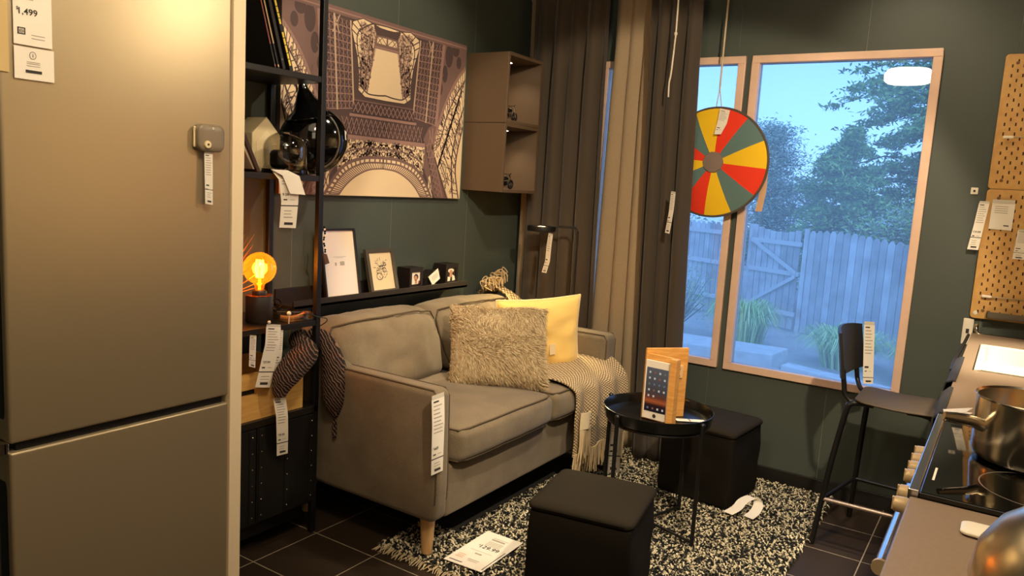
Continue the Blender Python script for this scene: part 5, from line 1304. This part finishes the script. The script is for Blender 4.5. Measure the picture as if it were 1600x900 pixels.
leg([(-.548, 3.255, 0), (-.51, 3.262, .35), (-.478, 3.268, .575), (-.463, 3.270, .612), (-.43, 3.272, .622), (-.38, 3.272, .622)])
leg([(-.47, 3.66, 0), (-.45, 3.58, .35), (-.435, 3.525, .575), (-.43, 3.515, .612), (-.40, 3.51, .622), (-.36, 3.51, .622)])
leg([(-.130, 3.255, 0), (-.15, 3.262, .35), (-.165, 3.268, .575), (-.175, 3.270, .612), (-.21, 3.272, .622), (-.26, 3.272, .622)])
leg([(-.130, 3.62, 0), (-.15, 3.57, .35), (-.165, 3.525, .575), (-.175, 3.515, .612), (-.21, 3.51, .622), (-.26, 3.51, .622)])
for y in (3.30, 3.60):
    m = MB(); m.tube(spline([(-.512, y, .74), (-.502, y, .685), (-.494, y, .645), (-.47, y+(.0 if y < 3.4 else -.04), .617), (-.44, y+(-.0 if y < 3.4 else -.05), .618)], 8), .010, 12); m.build('back_post', BLACKM, t, smooth=True)
STB = mat('worn_steel_bar', (150, 132, 118), .35, .6)
for a, b, mt in (((-.524, 3.258, .20), (-.143, 3.258, .20), STB), ((-.462, 3.61, .20), (-.143, 3.59, .20), BLACKM), ((-.524, 3.258, .20), (-.462, 3.61, .20), BLACKM)):
    m = MB(); m.tube([a, b], .0085, 10); m.build('footrest', mt, t, smooth=True)
price_tag(Sheet([(-.497, 3.605, .905), (-.487, 3.60, .80), (-.477, 3.595, .70), (-.470, 3.59, .635)], [(-.459, 3.635, .905), (-.449, 3.63, .80), (-.440, 3.625, .70), (-.434, 3.62, .635)]), 'white price tag hanging over the bar stool backrest', None, split=.86)

# ------------------------------------------------------------------ pegboards and wall fittings
PEG = wood('birch_board', (196, 148, 78), (210, 164, 94), (3, 3, 3)); HOLE = mat('slot_shadow', (62, 34, 24), .9)
def pegboard(x0, z0, label):
    t = thing('pegboard', (x0+.28, 3.83, z0+.28), label, 'pegboard', 'birch pegboards'); y0, y1 = 3.832, 3.844; S_ = .551
    m = MB(); m.rbox(x0, x0+.56, y0, y1, z0, z0+S_, .006, n=2, axis_r=(.014, .0015, .014))
    for r in range(26):
        for c in range(14):
            x = x0+.028+c*.04+(.02 if r % 2 else 0); z = z0+.03+r*.0197
            if x > x0+.545: continue
            w, h = .0028, .0068; pts = [(x-w, y0-.0003, z-h), (x+w, y0-.0003, z-h), (x+w, y0-.0003, z+h), (x-w, y0-.0003, z+h)]
            m.add(pts, [(0, 1, 2, 3)], 1)
    m.build('slotted_board', [PEG, HOLE], t, weld=False)
    for (dx, dz) in ((.045, .035), (.045, .515), (.515, .035), (.515, .515)):
        s = MB(); s.lathe([(0, -.002), (.006, -.0015), (.007, 0), (0, .0005)], (x0+dx, y0, z0+dz), 12, axis='y'); s.build('wood_plug', mat('brown_plug', (120, 80, 40), .5), t, smooth=True)
    m = MB()
    for dx in (.05, .5): m.box(x0+dx, x0+dx+.03, y1, WY, z0+.05, z0+.5)
    m.build('wall_spacer', BLACKM, t)
pegboard(-.117, .953, 'lower birch pegboard on the right wall section with price tags and a tray')
pegboard(-.117, 1.506, 'upper birch pegboard on the right wall section with one hook rod')
for (x, z, l) in ((-.08, 1.719, 'thin white tipped rod on the upper pegboard'), (-.076, 1.052, 'thin white tipped rod low on the lower pegboard')):
    t = thing('peg_rod', (x, 3.82, z), l, 'hook rod', 'pegboard rods')
    m = MB(); m.tube([(x+.02, 3.815, z), (x+.45, 3.815, z)], .0022, 8)
    for k in (0, .2, .42): m.tube([(x+.02+k, 3.815, z), (x+.02+k, 3.835, z)], .002, 6)
    m.build('rod', mat('dull_steel', (150, 138, 116), .35, .8), t, smooth=True)
    m = MB(); m.rbox(x-.008, x+.030, 3.808, 3.822, z-.006, z+.006, .005, n=1); m.build('white_tip', mat('white_plastic', (236, 226, 204), .35), t, smooth=True)
t = thing('peg_tray', (.2, 3.80, .985), 'long grey metal tray along the bottom of the lower pegboard', 'tray')
m = MB(); x0, x1 = -.056, .42; m.box(x0, x1, 3.778, 3.781, .968, .992); m.box(x0, x1, 3.778, 3.831, .966, .969); m.box(x0, x0+.003, 3.778, 3.831, .968, .992); m.box(x1-.003, x1, 3.778, 3.831, .968, .992); m.build('tray_body', mat('tray_grey', (96, 88, 74), .4, .4), t)
m = MB(); m.lathe([(0, -.004), (.008, -.003), (.009, 0), (0, .0)], (-.098, 3.832, .976), 16, axis='y'); tag(m.build('corner_button', MATS['white_plastic'], smooth=True), 'round pale button at the lower left corner of the lower pegboard', 'button')
price_tag(Sheet([(-.139, 3.822, 1.452), (-.148, 3.82, 1.35), (-.160, 3.816, 1.245)], [(-.101, 3.822, 1.452), (-.110, 3.82, 1.35), (-.119, 3.816, 1.245)]), 'tall price tag reading 19.99 at the left edge of the lower pegboard', '$19.99', split=.75)
t = thing('info_card', (-.05, 3.826, 1.39), 'square paper info card on the lower pegboard beside the tall tag', 'information card')
S = Sheet([(-.092, 3.826, 1.448), (-.093, 3.824, 1.338)], [(-.010, 3.826, 1.448), (-.011, 3.824, 1.336)])
m = MB(); S.paper(m); m.build('card', PAPER, t); m = MB()
for v in (.12, .2, .28, .36): S.bar(m, .15, .72, v, v+.02, 1)
S.bar(m, .62, .85, .82, .86, 0); m.build('printed_text', [INK, GREYINK], t)
m = MB(); S.paper(m, v0=-.001, v1=.04, off=.001); S3 = Sheet([(-.092, 3.824, 1.462), (-.092, 3.824, 1.447)], [(-.012, 3.824, 1.462), (-.012, 3.824, 1.447)]); m = MB(); S3.paper(m); m.build('hanging_sleeve', PLASTIC, t)
price_tag(Sheet([(.012, 3.822, 1.345), (.006, 3.82, 1.22)], [(.055, 3.822, 1.345), (.049, 3.82, 1.22)]), 'cut off price tag at the right edge of the photo on the lower pegboard', None)
m = MB(); m.rbox(-.178, -.150, 3.852, WY, 1.479, 1.508, .003, n=1); b = m.build('wall_sensor', MATS['white_plastic'], smooth=True); tag(b, 'tiny white square fitting on the green wall left of the pegboards', 'wall fitting')
m = MB(); m.rbox(-.168, -.160, 3.8495, 3.8525, 1.489, 1.498, .001, n=1); m.build('dark_center', INK, b)
m = MB(); m.rbox(-.138, -.098, 3.850, WY, .83, .945, .004, n=1); b = m.build('wall_outlet', MATS['white_plastic'], smooth=True); tag(b, 'pale outlet plate low on the wall behind the counter end', 'outlet')
m = MB(); m.box(-.124, -.112, 3.8485, 3.851, .88, .90); m.build('socket_slot', INK, b)
t = thing('wall_rail', (.2, 3.82, .893), 'steel rail on the wall just above the counter end', 'rail')
m = MB(); m.tube([(-.085, 3.822, .925), (-.085, 3.80, .915), (-.08, 3.79, .893), (-.06, 3.785, .888), (.45, 3.785, .892)], .0075, 10); m.build('bar', STEEL, t, smooth=True)
m = MB(); m.tube([(-.035, 3.785, .889), (-.028, 3.785, .889)], .010, 10); m.build('collar', STEEL, t, smooth=True)
for x in (-.085, .4): m = MB(); m.tube([(x, 3.80, .91), (x, WY, .91)], .009, 10); m.build('wall_mount', STEEL, t, smooth=True)

# ------------------------------------------------------------------ kitchen counter
TOP = mat('taupe_worktop', (138, 118, 98), .34, noise_amt=.05, noise_scale=120)
CAB = mat('dark_cabinet', (30, 32, 30), .5)
def worktop(name, y0, y1, label, hole=None):
    m = MB(); x0, x1, z0, z1 = -.096, .555, .877, .910
    if hole:
        a, b, c, d = hole
        m.box(x0, a, y0, y1, z0, z1); m.box(b, x1, y0, y1, z0, z1); m.box(a, b, y0, c, z0, z1); m.box(a, b, d, y1, z0, z1)
    else: m.box(x0, x1, y0, y1, z0, z1)
    return tag(m.build(name, TOP, bevel=.003 if not hole else 0), label, 'worktop', 'taupe worktops')
worktop('worktop', .80, 1.462, 'near taupe worktop piece beside the cooktop with the kettle on it')
worktop('worktop', 2.08, 3.66, 'far taupe worktop piece with the white sink, by the window wall', (-.058, .403, 2.797, 3.363))
def cabinet(y0, y1, label, n):
    t = thing('base_cabinet', (.26, (y0+y1)/2, 0), label, 'base cabinet', 'dark base cabinets')
    m = MB(); m.box(-.055, .54, y0, y1, .09, .70 if n > 1 else .876); m.box(-.02, .5, y0, y1, 0, .09)
    if n > 1: m.box(.42, .54, y0, y1, .70, .876)
    m.build('carcass', CAB, t)
    for k in range(n):
        a = y0+(y1-y0)*k/n; b = y0+(y1-y0)*(k+1)/n
        m = MB(); m.box(-.075, -.0555, a+.002, b-.002, .095, .872); d = m.build('cabinet_door', CAB, t, bevel=.002)
        m = MB(); m.tube([(-.075, b-.04, .70), (-.095, b-.04, .71), (-.095, b-.04, .82), (-.075, b-.04, .83)], .005, 8); m.build('handle', BLACKM, d, smooth=True)
cabinet(.82, 1.455, 'dark base cabinet under the near worktop', 1); cabinet(2.085, 3.64, 'long dark base cabinet under the sink worktop', 3)
# sink
t = thing('sink', (.17, 3.08, .91), 'brightly lit white inset sink in the far worktop', 'sink')
WHT = mat('white_enamel', (246, 238, 214), .22)
a, b, c, d = -.054, .399, 2.801, 3.359; m = MB()
m.box(a, a+.022, c, d, .845, .914); m.box(b-.022, b, c, d, .845, .914); m.box(a+.022, b-.022, c, c+.022, .845, .914); m.box(a+.022, b-.022, d-.022, d, .845, .914); m.box(a, b, c, d, .835, .85)
m.build('basin', WHT, t, bevel=.004)
m = MB(); m.lathe([(0, .8505), (.03, .8505), (.033, .853), (.03, .8555), (.0, .853)], (.17, 3.08, 0), 24); m.build('drain', CHROME, t, smooth=True)
# range
t = thing('kitchen_range', (.22, 1.77, 0), 'stainless range with black glass cooktop and row of knobs', 'stove')
m = MB(); m.box(-.085, .54, 1.470, 2.072, .10, .904); m.build('oven_body', mat('range_steel', (150, 140, 124), .3, .85), t)
m = MB(); m.box(-.05, .5, 1.48, 2.06, 0, .10); m.build('plinth', BLACKM, t)
m = MB(); m.box(-.092, -.085, 1.474, 2.068, .16, .775); m.build('oven_door', BLACKG, t, bevel=.002)
m = MB(); m.box(-.096, -.085, 1.470, 2.072, .782, .900); m.build('control_panel', MATS['range_steel'], t, bevel=.002)
m = MB(); m.rbox(-.084, .545, 1.466, 2.076, .905, .919, .004, n=1); c_ = m.build('cooktop_glass', mat('cooktop_black', (6, 6, 6), .04, coat=.3), t, smooth=True)
m = MB(); m.box(-.100, -.083, 1.468, 2.074, .902, .921); m.build('steel_edge', mat('bright_steel', (206, 210, 214), .2, 1), t, bevel=.002)
RING = mat('ring_print', (120, 112, 104), .3)
for (x, y, r) in ((.10, 1.62, .10), (.09, 1.90, .085), (.36, 1.62, .085), (.36, 1.90, .10)):
    m = MB(); n = 64; vs = []
    for i in range(n): a = 2*PI*i/n; vs += [(x+r*math.cos(a), y+r*math.sin(a), .9193), (x+(r-.0022)*math.cos(a), y+(r-.0022)*math.sin(a), .9193)]
    m.add(vs, [(2*i, 2*((i+1) % n), 2*((i+1) % n)+1, 2*i+1) for i in range(n)]); m.build('burner_ring', RING, c_, weld=False)
m = MB(); m.box(-.070, -.066, 1.55, 1.63, .9192, .9194); m.build('painted_glint', PAPER, c_)  # white dash painted on the glass as a reflection highlight
KN = mat('warm_knob', (226, 196, 150), .3, .3)
for y in (1.61, 1.685, 1.80, 1.865, 1.93, 1.995):
    m = MB(); m.lathe([(.020, -.097), (.020, -.102), (.0165, -.106), (.0150, -.128), (.013, -.131), (0, -.131)], (0, y, .838), 24, axis='x'); k = m.build('knob', KN, t, smooth=True)
    m = MB(); m.box(-.134, -.1305, y-.0035, y+.0035, .826, .852); m.build('knob_grip', KN, k, bevel=.001)
m = MB(); m.tube([(-.130, 1.50, .752), (-.130, 2.04, .752)], .0125, 16); h = m.build('oven_handle', MATS['bright_steel'], t, smooth=True)
for y in (1.497, 2.043): m = MB(); m.tube([(-.130, y-.004, .752), (-.130, y+.004, .752)], .0155, 16); m.build('end_cap', KN, h, smooth=True)
for y in (1.53, 2.01): m = MB(); m.tube([(-.092, y, .752), (-.130, y, .752)], .009, 10); m.build('handle_post', MATS['bright_steel'], h, smooth=True)
# saucepan
px, py, pz = .082, 1.80, .920
t = thing('saucepan', (px, py, pz), 'polished steel saucepan on the black cooktop', 'saucepan')
m = MB(); m.lathe([(0, .0005), (.090, .0005), (.101, .006), (.105, .018), (.105, .122), (.109, .126), (.108, .128), (.103, .124), (.1025, .02), (.095, .008), (0, .006)], (px, py, pz), 64); m.build('pot_body', STEEL, t, smooth=True)
hd = Vector((-.83, -.56, 0)).normalized(); P = [Vector((px, py, pz+.070))+hd*.100, Vector((px, py, pz+.078))+hd*.125, Vector((px, py, pz+.083))+hd*.16, Vector((px, py, pz+.086))+hd*.185]
m = MB(); m.tube(P, [.013, .012, .0115, .009], 12, flat=.55); m.build('handle', STEEL, t, smooth=True)
m = MB(); m.tube([Vector((px, py, pz+.085))-hd*.105, Vector((px, py, pz+.09))-hd*.14+Vector((0, .03, 0)), Vector((px, py, pz+.09))-hd*.14-Vector((0, .03, 0)), Vector((px, py, pz+.085))-hd*.105], .004, 8); m.build('helper_handle', STEEL, t, smooth=True)
# kettle
kx, ky, kz = .114, 1.13, .910
t = thing('kettle', (kx, ky, kz), 'shiny domed steel kettle cut off by the lower right corner', 'kettle')
m = MB(); m.lathe([(0, .0005), (.10, .0005), (.108, .01), (.112, .035), (.105, .075), (.085, .11), (.055, .135), (.03, .145), (0, .146)], (kx, ky, kz), 56); m.build('kettle_body', mat('kettle_steel', (226, 206, 170), .28, 1), t, smooth=True)
m = MB(); m.lathe([(.035, .141), (.03, .152), (.012, .158), (.012, .168), (.016, .178), (0, .184)], (kx, ky, kz), 24); m.build('lid', BLACKM, t, smooth=True)
m = MB(); m.tube(spline([(kx, ky+.085, kz+.105), (kx, ky+.08, kz+.19), (kx, ky, kz+.225), (kx, ky-.08, kz+.19), (kx, ky-.085, kz+.105)], 8), .009, 10); m.build('handle', BLACKM, t, smooth=True)
m = MB(); m.tube([(kx+.09, ky, kz+.06), (kx+.13, ky, kz+.09), (kx+.15, ky, kz+.13)], [.022, .016, .012], 12); m.build('spout', MATS['kettle_steel'], t, smooth=True)
t = thing('label_holder', (.008, 1.36, .91), 'small white plastic label holder lying on the near worktop', 'label holder')
m = MB(); m.rbox(-.014, .045, 1.332, 1.388, .9105, .920, .005, n=2, axis_r=(.015, .012, .004)); m.build('holder_body', MATS['white_plastic'], t, smooth=True)
t = thing('counter_tag', (-.06, 2.12, .91), 'folded white paper tag on the worktop corner behind the saucepan', 'price tag')
S = Sheet([(-.094, 2.150, .914), (-.086, 2.09, .914)], [(-.032, 2.185, .912), (-.044, 2.10, .912)]); m = MB(); S.paper(m); S4 = Sheet([(-.094, 2.150, .9155), (-.086, 2.09, .9155)], [(-.032, 2.16, .93), (-.044, 2.10, .93)]); m.build('lower_leaf', PAPER, t)
m = MB(); S4.paper(m); m.build('upper_leaf', PAPER, t)
# cloths hanging at the counter edge
def cloth(label, y0, y1, z1, mt, seed, x=-.105, name='tea_towel', amp=.010):
    rr = random.Random(seed); ph = rr.uniform(0, 6)
    def f(u, v):
        y = y0+(y1-y0)*u; k = v; z = .913-(.913-z1)*k
        xx = x-.012*k-amp*math.sin(u*9+ph)*k-amp*.7*math.sin(u*17+k*4+ph)*k-.008
        if k < .08: xx = x+.016*(1-k/.08); z = .9145
        return (xx, y+.03*k*math.sin(ph+k*3), z+.025*k*math.sin(u*5+ph))
    t = thing(name, (x, (y0+y1)/2, .91), label, 'cloth'); m = MB(); m.grid(f, 30, 24, thick=.004); m.build('cloth', mt, t, smooth=True, angle=60); return t
cloth('dark crumpled cloth hanging from the counter edge behind the bar stool', 2.55, 3.0, .80, mat('black_cloth', (36, 34, 32), .8), 3)
cloth('dark grey cloth hanging from the counter edge below the bar stool seat', 2.12, 2.45, .70, mat('charcoal_cloth', (52, 49, 43), .85), 9)
m = MB(); m.tube(spline([(-.105, 3.62, .905), (-.115, 3.3, .885), (-.12, 3.05, .885), (-.118, 2.9, .88)], 8), .006, 8); tag(m.build('cord_bundle', BLACKM, smooth=True), 'black cord running along the counter edge near the sink', 'cord')

# ------------------------------------------------------------------ lamps and added fill lights
t = thing('pendant_lamp', (-.83, 1.0, 2.48), 'round glowing ceiling pendant lamp seen mirrored in the window glass', 'ceiling lamp')
m = MB(); m.lathe([(0, 0), (.15, 0), (.17, .02), (.172, .07), (.15, .10), (0, .11)], (-.83, 1.0, 2.36), 40); m.build('shade', emat('pendant_glow', (255, 232, 196), 42), t, smooth=True)
m = MB(); m.tube([(-.83, 1.0, 2.46), (-.83, 1.0, CZ)], .006, 8); m.build('pendant_cord', BLACKM, t)
def spot(loc, to, e, size, col=(1, .74, .45), blend=.6, r=.05):
    ld = bpy.data.lights.new('lamp_and_fill_spot', 'SPOT'); ld.energy = e; ld.color = col; ld.spot_size = math.radians(size); ld.spot_blend = blend; ld.shadow_soft_size = r  # shared by ceiling spots, the reading lamp and added fill
    o = bpy.data.objects.new('lamp_and_fill_spot', ld); COL.objects.link(o); o.location = loc; o.rotation_euler = (Vector(to)-Vector(loc)).to_track_quat('-Z', 'Y').to_euler(); return o
def area(loc, to, e, sx, sy, col=(1, .78, .52)):
    ld = bpy.data.lights.new('added_fill_panel', 'AREA'); ld.energy = e; ld.color = col; ld.shape = 'RECTANGLE'; ld.size = sx; ld.size_y = sy  # soft fill light, added without any real fixture
    o = bpy.data.objects.new('added_fill_panel', ld); COL.objects.link(o); o.location = loc; o.rotation_euler = (Vector(to)-Vector(loc)).to_track_quat('-Z', 'Y').to_euler(); return o
W_ = (1, .81, .57)
spot((.3, 1.0, 2.7), (-.9, 2.7, 1.4), 190, 51.5, W_, .18, .04)
spot((-1.25, 2.6, 2.75), (-1.78, 2.78, .4), 75, 46, W_)
spot((-1.15, 2.2, 2.75), (-2.45, 2.62, 1.55), 62, 66, W_)
spot((-.5, 2.5, 2.75), (-.85, 2.75, 0), 75, 58, W_)
spot((-.55, 3.2, 2.75), (-.45, 3.86, 1.6), 22, 70, W_, .9)
spot((.20, 3.1, 2.0), (.20, 3.1, .9), 90, 55, (1, .86, .62))
spot((.3, 1.6, 2.7), (.1, 1.7, .9), 45, 55, W_)
spot((-2.115, 3.53, 1.165), (-2.0, 3.10, .60), 46, 115, (1, .74, .34), .9, .05)
area((-.5, .4, 2.75), (-.5, .4, 0), 9, 1.6, 1.6)
area((.9, -.6, 2.5), (-1.8, 1.0, 1.2), 8, .9, 1.4)
spot((.9, 2.7, 2.75), (2.1, 3.0, .75), 300, 64, W_, .9)  # added spot, brightens the unseen right wall for the fridge reflection
spot((1.1, 2.4, 2.75), (1.3, 3.86, .9), 210, 62, W_, .9)  # added spot, lights the wooden panel mirrored in the fridge door
spot((.1, 2.75, 2.45), (-1.885, 1.2, .95), 46, 70, W_, .8, .04)
spot((.2, -1.6, 2.75), (.2, -3.1, 1.4), 120, 90, W_, .9)  # added spot behind the camera, warms reflections in the steel
spot((-.05, 2.9, 2.75), (-.05, 3.86, 2.45), 9, 84, W_, .5, .25)
spot((1.3, 2.2, 2.75), (2.1, 2.0, 1.0), 120, 60, (1, .66, .36), .9)  # added spot, washes the unseen right wall for reflections
ld = bpy.data.lights.new('bulb_light', 'POINT'); ld.energy = 3.5; ld.color = (1, .58, .22); ld.shadow_soft_size = .03
o = bpy.data.objects.new('bulb_light', ld); COL.objects.link(o); o.location = (lx, ly, BZ)

# ------------------------------------------------------------------ daylight
w = bpy.data.worlds.new('sky'); bpy.context.scene.world = w; w.use_nodes = True; nt = w.node_tree
sk = nt.nodes.new('ShaderNodeTexSky'); sk.sky_type = 'NISHITA'; sk.sun_elevation = math.radians(42); sk.sun_rotation = math.radians(150); sk.sun_disc = False; sk.air_density = 1.0; sk.dust_density = 1.5
mr = nt.nodes.new('ShaderNodeMixRGB'); mr.inputs[0].default_value = .62; mr.inputs[2].default_value = (4.4, 4.7, 4.9, 1)
nt.links.new(sk.outputs[0], mr.inputs[1]); nt.links.new(mr.outputs[0], nt.nodes['Background'].inputs[0]); nt.nodes['Background'].inputs['Strength'].default_value = .42
vs = bpy.context.scene.view_settings
vs.view_transform = 'Standard'; vs.look = 'None'; vs.gamma = 1; vs.exposure = .55; vs.use_curve_mapping = False
